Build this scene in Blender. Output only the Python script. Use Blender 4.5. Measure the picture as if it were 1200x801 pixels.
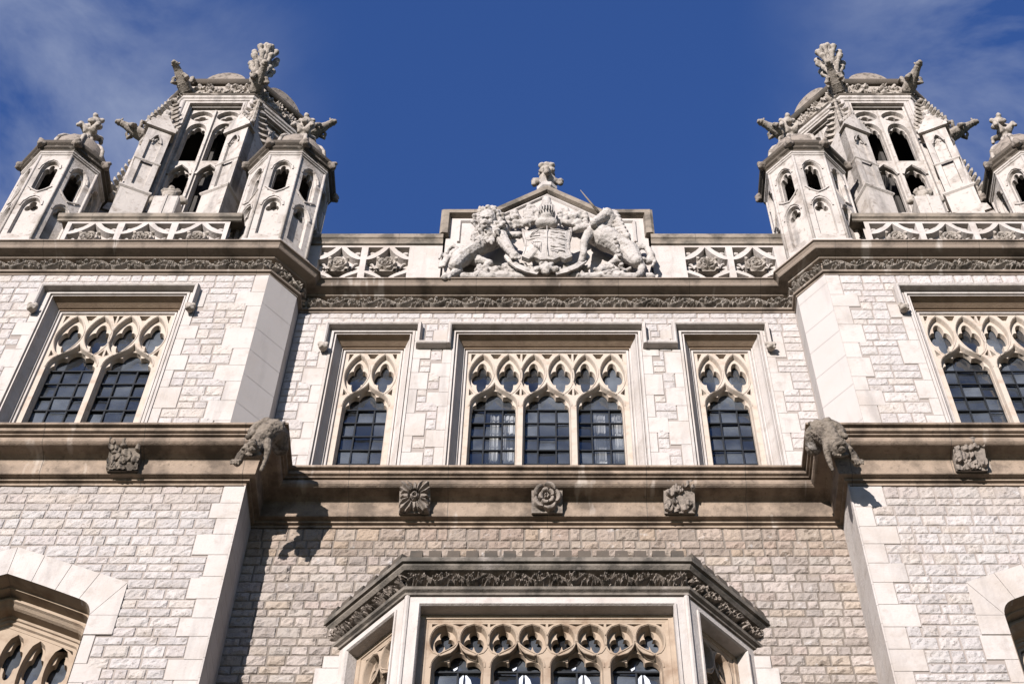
import bpy, math, random
import numpy as np
from mathutils import Vector, Matrix, noise
from mathutils.geometry import tessellate_polygon
R = math.radians
PI = math.pi
for o in list(bpy.data.objects):
    bpy.data.objects.remove(o)
SC = bpy.context.scene
COL = SC.collection

# ------------------------------------------------------------------ camera, sky, sun, exposure
cam_d = bpy.data.cameras.new('camera')
cam = bpy.data.objects.new('camera', cam_d)
COL.objects.link(cam)
cam.location = (0, -12.5, 1.6)
cam.rotation_euler = (R(90 + 58), 0, 0)
cam_d.sensor_width = 36
cam_d.lens = 2100 / 1200 * 36
cam_d.shift_x = -41 / 1200
cam_d.clip_end = 3000
SC.camera = cam

SUN_EL, SUN_AZ = 15.0, 24.0            # elevation; degrees to the left of the facade's normal
world = bpy.data.worlds.new('World')
SC.world = world
world.use_nodes = True
nt = world.node_tree
for n in list(nt.nodes):
    nt.nodes.remove(n)
N = nt.nodes.new
L = nt.links.new
wo = N('ShaderNodeOutputWorld')
bg = N('ShaderNodeBackground')
sky = N('ShaderNodeTexSky')
sky.sky_type = 'NISHITA'
sky.sun_disc = False
sky.sun_elevation = R(SUN_EL)
sky.sun_rotation = R(180 + SUN_AZ)
sky.air_density = 1.0
sky.dust_density = 0.1
sky.ozone_density = 2.0
bg.inputs['Strength'].default_value = 0.066
# thin wisps of cloud
tc = N('ShaderNodeTexCoord')
mp = N('ShaderNodeMapping')
mp.inputs['Scale'].default_value = (1.0, 1.25, 1.3)
mp.inputs['Rotation'].default_value = (0.2, 0.1, 0.5)
mp.inputs['Location'].default_value = (0.6, 2.1, 0.3)
n1 = N('ShaderNodeTexNoise')
n1.inputs['Scale'].default_value = 6.5
n1.inputs['Detail'].default_value = 7
n1.inputs['Roughness'].default_value = 0.58
n1.inputs['Distortion'].default_value = 0.35
r1 = N('ShaderNodeMapRange')
r1.inputs['From Min'].default_value = 0.40
r1.inputs['From Max'].default_value = 0.70
n2 = N('ShaderNodeSeparateXYZ')
ab = N('ShaderNodeMath'); ab.operation = 'ABSOLUTE'
r2 = N('ShaderNodeMapRange')
r2.interpolation_type = 'SMOOTHSTEP'
r2.inputs['From Min'].default_value = 0.10
r2.inputs['From Max'].default_value = 0.25
mul = N('ShaderNodeMath'); mul.operation = 'MULTIPLY'
mul2 = N('ShaderNodeMath'); mul2.operation = 'MULTIPLY'; mul2.inputs[1].default_value = 0.8
hsv = N('ShaderNodeHueSaturation')
hsv.inputs['Saturation'].default_value = 1.2
hsv.inputs['Hue'].default_value = 0.513
mixc = N('ShaderNodeMixRGB')
mixc.inputs[2].default_value = (3.1, 3.5, 4.5, 1)
L(tc.outputs['Generated'], mp.inputs[0]); L(mp.outputs[0], n1.inputs['Vector'])
L(n1.outputs[0], r1.inputs['Value'])
L(tc.outputs['Generated'], n2.inputs[0]); L(n2.outputs['X'], ab.inputs[0]); L(ab.outputs[0], r2.inputs['Value'])
L(r1.outputs[0], mul.inputs[0]); L(r2.outputs[0], mul.inputs[1]); L(mul.outputs[0], mul2.inputs[0])
L(mul2.outputs[0], mixc.inputs[0]); L(sky.outputs[0], hsv.inputs['Color'])
tnt = N('ShaderNodeMixRGB'); tnt.blend_type = 'MULTIPLY'; tnt.inputs[0].default_value = 1; tnt.inputs[2].default_value = (1.02, 1.11, 1.42, 1)
L(hsv.outputs[0], tnt.inputs[1]); L(tnt.outputs[0], mixc.inputs[1])
L(mixc.outputs[0], bg.inputs['Color']); L(bg.outputs[0], wo.inputs['Surface'])

sun_d = bpy.data.lights.new('sun', 'SUN')
sun_d.energy = 5.0
sun_d.angle = R(0.5)
sun_d.color = (1.0, 0.95, 0.93)
sun = bpy.data.objects.new('sun', sun_d)
COL.objects.link(sun)
sd = Vector((-math.sin(R(SUN_AZ)) * math.cos(R(SUN_EL)), -math.cos(R(SUN_AZ)) * math.cos(R(SUN_EL)), math.sin(R(SUN_EL))))
sun.rotation_euler = sd.to_track_quat('Z', 'Y').to_euler()
sun.location = sd * 60
SC.view_settings.view_transform = 'Standard'
SC.view_settings.look = 'None'
SC.view_settings.gamma = 1
SC.view_settings.use_curve_mapping = False
SC.view_settings.exposure = 1.13
SC.render.engine = 'CYCLES'
SC.cycles.diffuse_bounces = 2

# ------------------------------------------------------------------ materials
def material(name, col, rough=0.9, var=0.12, scale=3.0, bump=0.3, bscale=40, stain=None, streak=0.0, tint=False, pale=None, joint=0):
    m = bpy.data.materials.new(name)
    m.use_nodes = True
    t = m.node_tree
    n = t.nodes.new
    l = t.links.new
    b = t.nodes['Principled BSDF']
    b.inputs['Roughness'].default_value = rough
    b.inputs['Specular IOR Level'].default_value = 0.2
    tcn = n('ShaderNodeTexCoord')
    def tex(sc, detail=4, stretch=None, rough_=0.6):
        x = n('ShaderNodeTexNoise')
        x.inputs['Scale'].default_value = sc
        x.inputs['Detail'].default_value = detail
        x.inputs['Roughness'].default_value = rough_
        if stretch:
            mm = n('ShaderNodeMapping')
            mm.inputs['Scale'].default_value = stretch
            l(tcn.outputs['Object'], mm.inputs[0]); l(mm.outputs[0], x.inputs['Vector'])
        else:
            l(tcn.outputs['Object'], x.inputs['Vector'])
        return x
    base = n('ShaderNodeMixRGB')
    base.inputs[1].default_value = (*[c * (1 - var) for c in col], 1)
    base.inputs[2].default_value = (*[min(.95, c * (1 + var)) for c in col], 1)
    l(tex(scale).outputs[0], base.inputs[0])
    cur = base.outputs[0]
    if tint:
        at = n('ShaderNodeAttribute'); at.attribute_name = 'tint'
        mx = n('ShaderNodeMixRGB'); mx.blend_type = 'MULTIPLY'; mx.inputs[0].default_value = 1
        l(cur, mx.inputs[1]); l(at.outputs['Color'], mx.inputs[2]); cur = mx.outputs[0]
    def over(cur, colr, texn, lo, hi, amt):
        rr = n('ShaderNodeMapRange')
        rr.inputs['From Min'].default_value = lo; rr.inputs['From Max'].default_value = hi
        rr.inputs['To Max'].default_value = amt
        l(texn.outputs[0], rr.inputs['Value'])
        mx = n('ShaderNodeMixRGB'); mx.inputs[2].default_value = (*colr, 1)
        l(rr.outputs[0], mx.inputs[0]); l(cur, mx.inputs[1])
        return mx.outputs[0]
    if stain:
        for (sc_, colr, lo, hi, amt) in stain:
            cur = over(cur, colr, tex(sc_, 6), lo, hi, amt)
    if streak:
        cur = over(cur, [c * 0.42 for c in col], tex(1, 5, (5, 5, .7)), .52, .72, streak)
    if pale:
        cur = over(cur, pale, tex(1, 3, (3.2, .9, .9)), .63, .70, .6)
    if joint:
        sx = n('ShaderNodeSeparateXYZ'); l(tcn.outputs['Object'], sx.inputs[0])
        a1 = n('ShaderNodeMath'); a1.operation = 'DIVIDE'; a1.inputs[1].default_value = joint
        a2 = n('ShaderNodeMath'); a2.operation = 'FRACT'
        a3 = n('ShaderNodeMath'); a3.operation = 'LESS_THAN'; a3.inputs[1].default_value = .008 / joint
        l(sx.outputs['X'], a1.inputs[0]); l(a1.outputs[0], a2.inputs[0]); l(a2.outputs[0], a3.inputs[0])
        mx = n('ShaderNodeMixRGB'); mx.inputs[2].default_value = (.09, .075, .06, 1)
        l(a3.outputs[0], mx.inputs[0]); l(cur, mx.inputs[1]); cur = mx.outputs[0]
    l(cur, b.inputs['Base Color'])
    bp = n('ShaderNodeBump')
    bp.inputs['Strength'].default_value = bump
    bp.inputs['Distance'].default_value = 0.02
    l(tex(bscale, 6, None, .7).outputs[0], bp.inputs['Height'])
    l(bp.outputs[0], b.inputs['Normal'])
    return m

M = {}
M['ashlar'] = material('pale ashlar limestone', (0.3311, 0.2993, 0.2735), var=.13, scale=1.7, bump=.45, bscale=30,
                       stain=[(6, (0.1978, 0.1634, 0.1376), .54, .76, .55), (1.1, (0.258, 0.2193, 0.1849), .48, .66, .6), (30, (0.172, 0.1419, 0.1204), .66, .74, .6)], streak=.4)
M['ashlar_smooth'] = material('smooth white ashlar', (.305, .278, .258), var=.07, scale=1.5, bump=.12, bscale=20, stain=[(2, (.29, .255, .225), .5, .7, .5)], streak=.25)
M['rubble'] = material('rock faced ragstone', (0.3225, 0.2967, 0.2795), var=.17, scale=14, bump=1.0, bscale=38, tint=True,
                       stain=[(24, (0.1118, 0.086, 0.0688), .59, .70, .75), (3, (0.2322, 0.1849, 0.1419), .54, .74, .5), (9, (0.4128, 0.3956, 0.3784), .6, .72, .5)])
M['mortar'] = material('mortar', (0.2064, 0.1763, 0.1548), var=.1, bump=.3)
M['mortar_dark'] = material('sooty mortar', (.12, .10, .082), var=.2, bump=.3)
M['trim'] = material('weathered brown string course stone', (.205, .155, .115), var=.26, scale=7, bump=.5, bscale=35,
                     stain=[(2.2, (.055, .042, .032), .46, .62, .75), (16, (.07, .055, .042), .58, .70, .6)], pale=(.40, .35, .30), joint=1.13, streak=.5)
M['trim_grey'] = material('grey brown cornice stone', (.165, .13, .102), var=.22, scale=3, bump=.35, bscale=35,
                     stain=[(2.5, (.06, .048, .038), .50, .64, .75)], pale=(.40, .36, .32), joint=.97)
M['coping'] = material('lichen stained coping', (0.172, 0.1419, 0.1118), var=.25, scale=4, bump=.4, bscale=30,
                       stain=[(3, (0.0516, 0.0447, 0.0361), .46, .60, .8)], joint=1.07)
M['darkcap'] = material('black crusted stone', (0.0645, 0.0516, 0.0396), var=.3, scale=6, bump=.5, stain=[(3, (0.0344, 0.0301, 0.0241), .45, .6, .8), (5, (0.2408, 0.2064, 0.172), .62, .70, .6)])
M['carved'] = material('weathered carved stone', (0.2666, 0.2322, 0.1978), var=.2, scale=5, bump=.6, bscale=35,
                       stain=[(7, (0.0688, 0.0559, 0.043), .49, .64, .8)])
M['boss'] = material('dark carved boss stone', (0.1806, 0.1505, 0.1247), var=.25, scale=9, bump=.6, bscale=35, stain=[(8, (0.0516, 0.043, 0.0344), .5, .64, .8)])
M['sculpt'] = material('pale sculpted stone', (0.3182, 0.2907, 0.2649), var=.14, scale=6, bump=.6, bscale=40,
                       stain=[(10, (0.1032, 0.086, 0.0688), .53, .67, .75), (4, (0.1892, 0.1634, 0.1376), .5, .7, .5)])
M['beast'] = material('dark lichened sculpted stone', (0.1462, 0.1204, 0.0946), var=.3, scale=8, bump=.8, bscale=40,
                      stain=[(6, (0.0387, 0.031, 0.0241), .47, .6, .8), (3, (0.2838, 0.258, 0.2322), .60, .68, .7)])
M['garg'] = material('grey gargoyle stone', (0.215, 0.1849, 0.1548), var=.25, scale=6, bump=.6, stain=[(6, (0.0602, 0.0499, 0.0387), .5, .62, .75)])
M['tracery'] = material('cream tracery stone', (0.3225, 0.2735, 0.2253), var=.1, scale=4, bump=.25, bscale=40,
                        stain=[(6, (0.2064, 0.1376, 0.0903), .50, .74, .6)])
M['tan'] = material('tan tracery stone', (.245, .190, .140), var=.18, scale=3, bump=.3, bscale=40,
                    stain=[(4, (0.129, 0.0817, 0.0516), .50, .70, .65)])
M['turret'] = material('white turret stone', (0.3182, 0.2855, 0.2563), var=.13, scale=1.6, bump=.5, bscale=25,
                       stain=[(3, (0.172, 0.1419, 0.1161), .50, .66, .65), (12, (0.1118, 0.0903, 0.0731), .57, .70, .65)], streak=.8)
M['oriel'] = material('dark weathered oriel stone', (0.129, 0.1101, 0.0903), var=.3, scale=5, bump=.6, bscale=30,
                      stain=[(4, (0.0344, 0.031, 0.0258), .44, .60, .8), (2, (0.3096, 0.2666, 0.2322), .60, .70, .6)])
M['shaded_lintel'] = material('brown stone with soffit shade', (0.172, 0.1247, 0.086), var=.15, scale=3, bump=.25, stain=[(4, (0.0946, 0.0645, 0.043), .5, .7, .6)])  # tan stone, darkened to paint in the shade under window heads
M['lead'] = material('black glazing lead', (.010, .011, .012), rough=.5, var=.2, bump=.1)
M['room'] = material('dim interior', (.04, .036, .032), var=.2, bump=0)
M['reflection_paint'] = material('painted pane reflection', (.42, .44, .47), rough=.4, var=.2, scale=20, bump=0)
M['curtain'] = material('white net curtain', (.8, .78, .73), var=.15, scale=6, bump=.4)
M['flag'] = material('dark asphalt', (.045, .045, .045), var=.2, scale=.8)
M['grass'] = material('mown grass', (.04, .055, .025), var=.4, scale=.5)
def glass_mat():
    m = bpy.data.materials.new('old window glass'); m.use_nodes = True
    t = m.node_tree
    for x in list(t.nodes): t.nodes.remove(x)
    n = t.nodes.new; l = t.links.new
    o = n('ShaderNodeOutputMaterial'); mix = n('ShaderNodeMixShader'); g = n('ShaderNodeBsdfGlossy'); tr = n('ShaderNodeBsdfTransparent')
    fr = n('ShaderNodeFresnel'); fr.inputs['IOR'].default_value = 2.0
    g.inputs['Roughness'].default_value = .03
    g.inputs['Color'].default_value = (.95, .88, .80, 1)
    tr.inputs['Color'].default_value = (.75, .77, .8, 1)
    tcn = n('ShaderNodeTexCoord'); nz = n('ShaderNodeTexNoise'); nz.inputs['Scale'].default_value = 5
    bp = n('ShaderNodeBump'); bp.inputs['Strength'].default_value = .25; bp.inputs['Distance'].default_value = .03
    l(tcn.outputs['Object'], nz.inputs['Vector']); l(nz.outputs[0], bp.inputs['Height'])
    l(bp.outputs[0], g.inputs['Normal'])
    di = n('ShaderNodeBsdfDiffuse'); di.inputs['Color'].default_value = (.085, .095, .11, 1)
    m2 = n('ShaderNodeMixShader'); n3 = n('ShaderNodeTexNoise'); n3.inputs['Scale'].default_value = 2.2; n3.inputs['Detail'].default_value = 4
    r3 = n('ShaderNodeMapRange'); r3.inputs['From Min'].default_value = .35; r3.inputs['From Max'].default_value = .7; r3.inputs['To Min'].default_value = .18; r3.inputs['To Max'].default_value = .55
    l(tcn.outputs['Object'], n3.inputs['Vector']); l(n3.outputs[0], r3.inputs['Value'])
    at = n('ShaderNodeAttribute'); at.attribute_name = 'tint'; mm = n('ShaderNodeMath'); mm.operation = 'MULTIPLY'
    l(r3.outputs[0], mm.inputs[0]); l(at.outputs['Fac'], mm.inputs[1]); l(mm.outputs[0], m2.inputs[0])
    l(fr.outputs[0], mix.inputs[0]); l(tr.outputs[0], mix.inputs[1]); l(g.outputs[0], mix.inputs[2])
    l(mix.outputs[0], m2.inputs[1]); l(di.outputs[0], m2.inputs[2]); l(m2.outputs[0], o.inputs[0])
    return m
M['glass'] = glass_mat()

# ------------------------------------------------------------------ helpers
def empty(name, loc=(0, 0, 0), parent=None, label=None, cat=None, group=None):
    o = bpy.data.objects.new(name, None); COL.objects.link(o)
    o.location = loc; o.empty_display_size = .2
    if parent: o.parent = parent
    if label: o['label'] = label
    if cat: o['category'] = cat
    if group: o['group'] = group
    return o
def tag(o, label=None, cat=None, group=None, kind=None):
    if label: o['label'] = label
    if cat: o['category'] = cat
    if group: o['group'] = group
    if kind: o['kind'] = kind
    return o
def children(o): return [c for c in bpy.data.objects if c.parent == o]
def copy_tree(o, parent=None):
    c = o.copy(); COL.objects.link(c); c.parent = parent
    for ch in children(o): copy_tree(ch, c)
    return c

class MB:
    def __init__(s, mat=None):
        s.v = []; s.f = []; s.t = []; s.M = mat or Matrix.Identity(4); s.tint = (1, 1, 1)
    def add(s, vs, fs):
        b = len(s.v); Mx = s.M
        s.v += [tuple(Mx @ Vector(p)) for p in vs]
        s.f += [tuple(i + b for i in f) for f in fs]
        s.t += [s.tint] * len(fs)
    def box(s, x0, x1, y0, y1, z0, z1):
        s.add([(x0, y0, z0), (x1, y0, z0), (x1, y1, z0), (x0, y1, z0), (x0, y0, z1), (x1, y0, z1), (x1, y1, z1), (x0, y1, z1)],
              [(0, 3, 2, 1), (4, 5, 6, 7), (0, 1, 5, 4), (1, 2, 6, 5), (2, 3, 7, 6), (3, 0, 4, 7)])
    def bevbox(s, x0, x1, y0, y1, z0, z1, b=.008):
        # box whose front (-y) face has worn, bevelled edges
        vs = [(x0, y1, z0), (x1, y1, z0), (x1, y1, z1), (x0, y1, z1), (x0, y0 + b, z0), (x1, y0 + b, z0), (x1, y0 + b, z1), (x0, y0 + b, z1),
              (x0 + b, y0, z0 + b), (x1 - b, y0, z0 + b), (x1 - b, y0, z1 - b), (x0 + b, y0, z1 - b)]
        s.add(vs, [(8, 9, 10, 11), (4, 5, 9, 8), (5, 6, 10, 9), (6, 7, 11, 10), (7, 4, 8, 11), (0, 1, 5, 4), (1, 2, 6, 5), (2, 3, 7, 6), (3, 0, 4, 7), (0, 3, 2, 1)])
    def prism(s, poly, y0, y1):          # poly in (x,z), extruded along y
        n = len(poly)
        vs = [(x, y0, z) for x, z in poly] + [(x, y1, z) for x, z in poly]
        s.add(vs, [tuple(range(n)), tuple(range(2 * n - 1, n - 1, -1))] + [(i, i + n, (i + 1) % n + n, (i + 1) % n) for i in range(n)])
    def column(s, poly, z0, z1, k=1.0, c=(0, 0)):      # poly in (x,y), extruded along z, top scaled by k about c
        n = len(poly)
        vs = [(x, y, z0) for x, y in poly] + [(c[0] + (x - c[0]) * k, c[1] + (y - c[1]) * k, z1) for x, y in poly]
        s.add(vs, [tuple(range(n - 1, -1, -1)), tuple(range(n, 2 * n))] + [(i, (i + 1) % n, (i + 1) % n + n, i + n) for i in range(n)])
    def tube(s, pts, rad, seg=8, caps=True):
        pts = [Vector(p) for p in pts]; n = len(pts)
        if not hasattr(rad, '__len__'): rad = [rad] * n
        up = None; vs = []; fs = []
        for i, p in enumerate(pts):
            d = (pts[min(i + 1, n - 1)] - pts[max(i - 1, 0)])
            if d.length < 1e-9: d = Vector((0, 0, 1))
            d.normalize()
            if up is None:
                a = Vector((0, 1, 0)) if abs(d.y) < .8 else Vector((1, 0, 0)); u = d.cross(a).normalized()
            else:
                u = (up - d * up.dot(d)).normalized()
            up = u; w = d.cross(u)
            for k in range(seg):
                an = 2 * PI * k / seg
                vs.append(tuple(p + (u * math.cos(an) + w * math.sin(an)) * rad[i]))
        for i in range(n - 1):
            for k in range(seg):
                a = i * seg + k; b = i * seg + (k + 1) % seg
                fs.append((a, b, b + seg, a + seg))
        if caps:
            fs.append(tuple(range(seg - 1, -1, -1))); fs.append(tuple((n - 1) * seg + k for k in range(seg)))
        s.add(vs, fs)
    def ball(s, c, r, seg=10, rings=7, rot=None):
        if not hasattr(r, '__len__'): r = (r, r, r)
        Rm = rot.to_matrix() if rot is not None and hasattr(rot, 'to_matrix') else Matrix.Identity(3)
        vs = []; fs = []; c = Vector(c)
        for i in range(1, rings):
            th = PI * i / rings
            for k in range(seg):
                ph = 2 * PI * k / seg
                vs.append(tuple(c + Rm @ Vector((r[0] * math.sin(th) * math.cos(ph), r[1] * math.sin(th) * math.sin(ph), r[2] * math.cos(th)))))
        top = len(vs); vs.append(tuple(c + Rm @ Vector((0, 0, r[2])))); vs.append(tuple(c + Rm @ Vector((0, 0, -r[2]))))
        for i in range(rings - 2):
            for k in range(seg):
                a = i * seg + k; b = i * seg + (k + 1) % seg
                fs.append((a, a + seg, b + seg, b))
        for k in range(seg):
            fs.append((top, k, (k + 1) % seg)); fs.append((top + 1, (rings - 2) * seg + (k + 1) % seg, (rings - 2) * seg + k))
        s.add(vs, fs)
    def lathe(s, prof, c=(0, 0), seg=8, phase=0.0):      # prof: (r,z)
        vs = []; fs = []; n = len(prof)
        for r, z in prof:
            for k in range(seg):
                a = 2 * PI * (k + phase) / seg
                vs.append((c[0] + r * math.cos(a), c[1] + r * math.sin(a), z))
        for i in range(n - 1):
            for k in range(seg):
                a = i * seg + k; b = i * seg + (k + 1) % seg
                fs.append((a, b, b + seg, a + seg))
        fs.append(tuple(range(seg - 1, -1, -1))); fs.append(tuple((n - 1) * seg + k for k in range(seg)))
        s.add(vs, fs)
    def sweep(s, path, prof, closed=False, mode='plan', caps=True, splits=None):
        """mitred moulding. mode 'plan': path (x,y), outward = right of travel, prof (out, z).
           mode 'face': path (x,z), inward = right of travel, prof (inset, y)."""
        n = len(path); P2 = [Vector((p[0], p[1])) for p in path]
        def nrm(a, b):
            d = (b - a).normalized(); return Vector((d.y, -d.x))
        offs = []
        for i in range(n):
            if closed: a = nrm(P2[i - 1], P2[i]); b = nrm(P2[i], P2[(i + 1) % n])
            else:
                a = nrm(P2[max(i - 1, 0)], P2[max(i, 1)]); b = nrm(P2[min(i, n - 2)], P2[min(i + 1, n - 1)])
            m = (a + b); m.normalize(); k = 1 / max(.35, m.dot(a)); offs.append(m * k)
        vs = []; m = len(prof)
        for i in range(n):
            for (o, h) in prof:
                q = P2[i] + offs[i] * o
                vs.append((q.x, q.y, h) if mode == 'plan' else (q.x, h, q.y))
        fs = []
        for i in range(n if closed else n - 1):
            j = (i + 1) % n
            for k in range(m - 1):
                fs.append((i * m + k, j * m + k, j * m + k + 1, i * m + k + 1))
        if caps and not closed:
            fs.append(tuple(range(m))); fs.append(tuple((n - 1) * m + k for k in range(m - 1, -1, -1)))
        s.add(vs, fs)
    def plate(s, outer, holes, y0, y1, inset=0.0, rim=False):
        """flat slab (x,z) with holes; front at y0, hole walls run back to y1 closing in by inset"""
        loops = [outer] + holes
        tri = tessellate_polygon([[Vector((x, z, 0)) for x, z in lp] for lp in loops])
        flat = [(x, y0, z) for lp in loops for x, z in lp]
        s.add(flat, [tuple(t) for t in tri])
        for lp in holes + ([outer] if rim else []):
            ins = shrink(lp, inset) if lp is not outer else lp
            n = len(lp)
            s.add([(x, y0, z) for x, z in lp] + [(x, y1, z) for x, z in ins], [(i, (i + 1) % n, (i + 1) % n + n, i + n) for i in range(n)])
    def relief(s, x0, x1, z0, z1, y, fn, res=.012, depth=.03, edge=True):
        """carved heightfield on the plane y (outward -y); fn(x,z)->0..1 arrays"""
        nx = max(2, int((x1 - x0) / res)); nz = max(2, int((z1 - z0) / res))
        xs = np.linspace(x0, x1, nx + 1); zs = np.linspace(z0, z1, nz + 1)
        X, Z = np.meshgrid(xs, zs)
        H = np.clip(fn(X, Z), 0, 1.4)
        vs = [(float(X[j, i]), y - float(H[j, i]) * depth, float(Z[j, i])) for j in range(nz + 1) for i in range(nx + 1)]
        w = nx + 1
        s.add(vs, [(j * w + i, j * w + i + 1, (j + 1) * w + i + 1, (j + 1) * w + i) for j in range(nz) for i in range(nx)])
    def build(s, name, mat, parent=None, smooth=False, loc=(0, 0, 0)):
        me = bpy.data.meshes.new(name)
        me.from_pydata(s.v, [], s.f)
        me.materials.append(M[mat] if isinstance(mat, str) else mat)
        if any(t != (1, 1, 1) for t in s.t):
            ca = me.color_attributes.new('tint', 'FLOAT_COLOR', 'CORNER')
            arr = np.ones((len(me.loops), 4), dtype=np.float32)
            k = 0
            for p, t in zip(me.polygons, s.t):
                arr[k:k + p.loop_total, :3] = t; k += p.loop_total
            ca.data.foreach_set('color', arr.ravel())
        if smooth: me.polygons.foreach_set('use_smooth', [True] * len(me.polygons))
        me.update()
        o = bpy.data.objects.new(name, me); COL.objects.link(o); o.location = loc
        if parent: o.parent = parent
        return o

def shrink(lp, d):
    if not d: return lp
    n = len(lp); A = sum(lp[i][0] * lp[(i + 1) % n][1] - lp[(i + 1) % n][0] * lp[i][1] for i in range(n))
    sg = 1 if A > 0 else -1
    out = []
    for i in range(n):
        p = Vector(lp[i - 1]); q = Vector(lp[i]); r = Vector(lp[(i + 1) % n])
        a = (q - p); b = (r - q)
        if a.length < 1e-7 or b.length < 1e-7: out.append(tuple(q)); continue
        a.normalize(); b.normalize()
        na = Vector((-a.y, a.x)) * sg; nb = Vector((-b.y, b.x)) * sg
        m = na + nb
        if m.length < 1e-3: m = na
        m.normalize(); k = 1 / max(.6, m.dot(na))
        out.append(tuple(q + m * d * k))
    return out

def lobed(n, d, q, th, ph):
    best = .0
    for k in range(n):
        a = th - (ph + 2 * PI * k / n); sn = d * math.sin(a)
        if abs(sn) < q:
            r = d * math.cos(a) + math.sqrt(q * q - sn * sn)
            best = max(best, r)
    return max(best, .42)
def foil(cx, cz, rx, rz, n=4, ph=PI / 2, d=.55, q=.45, N_=40):
    return [(cx + rx * math.cos(t) * lobed(n, d, q, t, ph), cz + rz * math.sin(t) * lobed(n, d, q, t, ph)) for t in [2 * PI * i / N_ for i in range(N_)]]
def cusped(cx, zb, zs, a, h, lob=5):
    pts = [(cx - a, zb), (cx + a, zb)]
    K = 48
    angs = [(PI / 2, .60, .40), (R(38), .70, .27), (R(142), .70, .27), (R(2), .72, .26), (R(178), .72, .26)] if lob == 5 else [(PI / 2, .60, .36), (R(14), .60, .40), (R(166), .60, .40)]
    for i in range(K + 1):
        t = PI * i / K; r = .50
        for an, d, q in angs:
            sn = d * math.sin(t - an)
            if abs(sn) < q and math.cos(t - an) > 0: r = max(r, d * math.cos(t - an) + math.sqrt(q * q - sn * sn))
        pts.append((cx + a * r * math.cos(t), zs + h * r * math.sin(t)))
    return pts
def ogee(cx, zb, zs, a, h, K=10):
    pts = [(cx - a, zb), (cx + a, zb)]
    half = []
    for i in range(K + 1):
        s = i / K; u = 1 - s
        x = u ** 3 * a + 3 * u * u * s * a * 1.0 + 3 * u * s * s * a * .22; z = h * (3 * u * u * s * .62 + 3 * u * s * s * .56 + s ** 3)
        half.append((x, z))
    pts += [(cx + x, zs + z) for x, z in half]
    pts += [(cx - x, zs + z) for x, z in half[::-1][1:]]
    return pts
def lens(cx, zb, zt, hw, tip=0.0, K=12, pw=.8):
    r = []; l = []
    for i in range(K + 1):
        s = i / K; w = hw * math.sin(PI * s) ** pw if 0 < s < 1 else 0
        sh = tip * (1 - s) ** 2; z = zb + (zt - zb) * s
        r.append((cx + sh + w, z)); l.append((cx + sh - w, z))
    return r + l[::-1][1:-1]
def arch(cx, zb, zs, a, h, K=10):    # plain pointed arch
    pts = [(cx - a, zb), (cx + a, zb)]
    half = [(a * (1 - (i / K) ** 1.8), h * math.sin(i / K * PI / 2)) for i in range(K + 1)]
    return pts + [(cx + x, zs + z) for x, z in half] + [(cx - x, zs + z) for x, z in half[::-1][1:]]

TMP = None
def sculpt(name, prims, mat, parent=None, voxel=.014, rough=.006, nscale=14, smooth=2, loc=(0, 0, 0)):
    """ellipsoids and tapering limbs fused into one continuous surface"""
    b = MB()
    for p in prims:
        if p[0] == 'e':
            b.ball(p[1], p[2], 12, 8, p[3] if len(p) > 3 else None)
        elif p[0] == 'c':
            pts = [q[0] for q in p[1]]; rs = [q[1] for q in p[1]]
            b.tube(pts, rs, 10)
            for q, r in zip(pts, rs): b.ball(q, r, 10, 7)
        elif p[0] == 'b':
            b.box(*p[1])
    me = bpy.data.meshes.new(name); me.from_pydata(b.v, [], b.f)
    global TMP
    if TMP is None: TMP = bpy.data.scenes.new('workbench')
    o = bpy.data.objects.new(name, me); TMP.collection.objects.link(o)
    m = o.modifiers.new('r', 'REMESH'); m.mode = 'VOXEL'; m.voxel_size = voxel; m.use_smooth_shade = True
    if smooth:
        sm = o.modifiers.new('s', 'SMOOTH'); sm.factor = .5; sm.iterations = smooth
    TMP.view_layers[0].update(); dg = TMP.view_layers[0].depsgraph
    me2 = bpy.data.meshes.new_from_object(o.evaluated_get(dg))
    TMP.collection.objects.unlink(o); COL.objects.link(o); o.modifiers.clear(); o.data = me2; bpy.data.meshes.remove(me)
    me2.name = name
    if rough:
        nv = len(me2.vertices)
        co = np.empty(nv * 3, dtype=np.float32); me2.vertices.foreach_get('co', co)
        nr = np.empty(nv * 3, dtype=np.float32); me2.vertex_normals.foreach_get('vector', nr)
        co = co.reshape(-1, 3); nr = nr.reshape(-1, 3)
        ks = np.array([noise.noise(Vector(p) * nscale) + .5 * noise.noise(Vector(p) * nscale * 2.3) for p in co.tolist()], dtype=np.float32)
        co += nr * (ks * rough)[:, None]
        me2.vertices.foreach_set('co', co.ravel())
    me2.materials.clear(); me2.materials.append(M[mat])
    me2.polygons.foreach_set('use_smooth', [True] * len(me2.polygons)); me2.update()
    o.location = loc
    if parent: o.parent = parent
    return o

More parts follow.
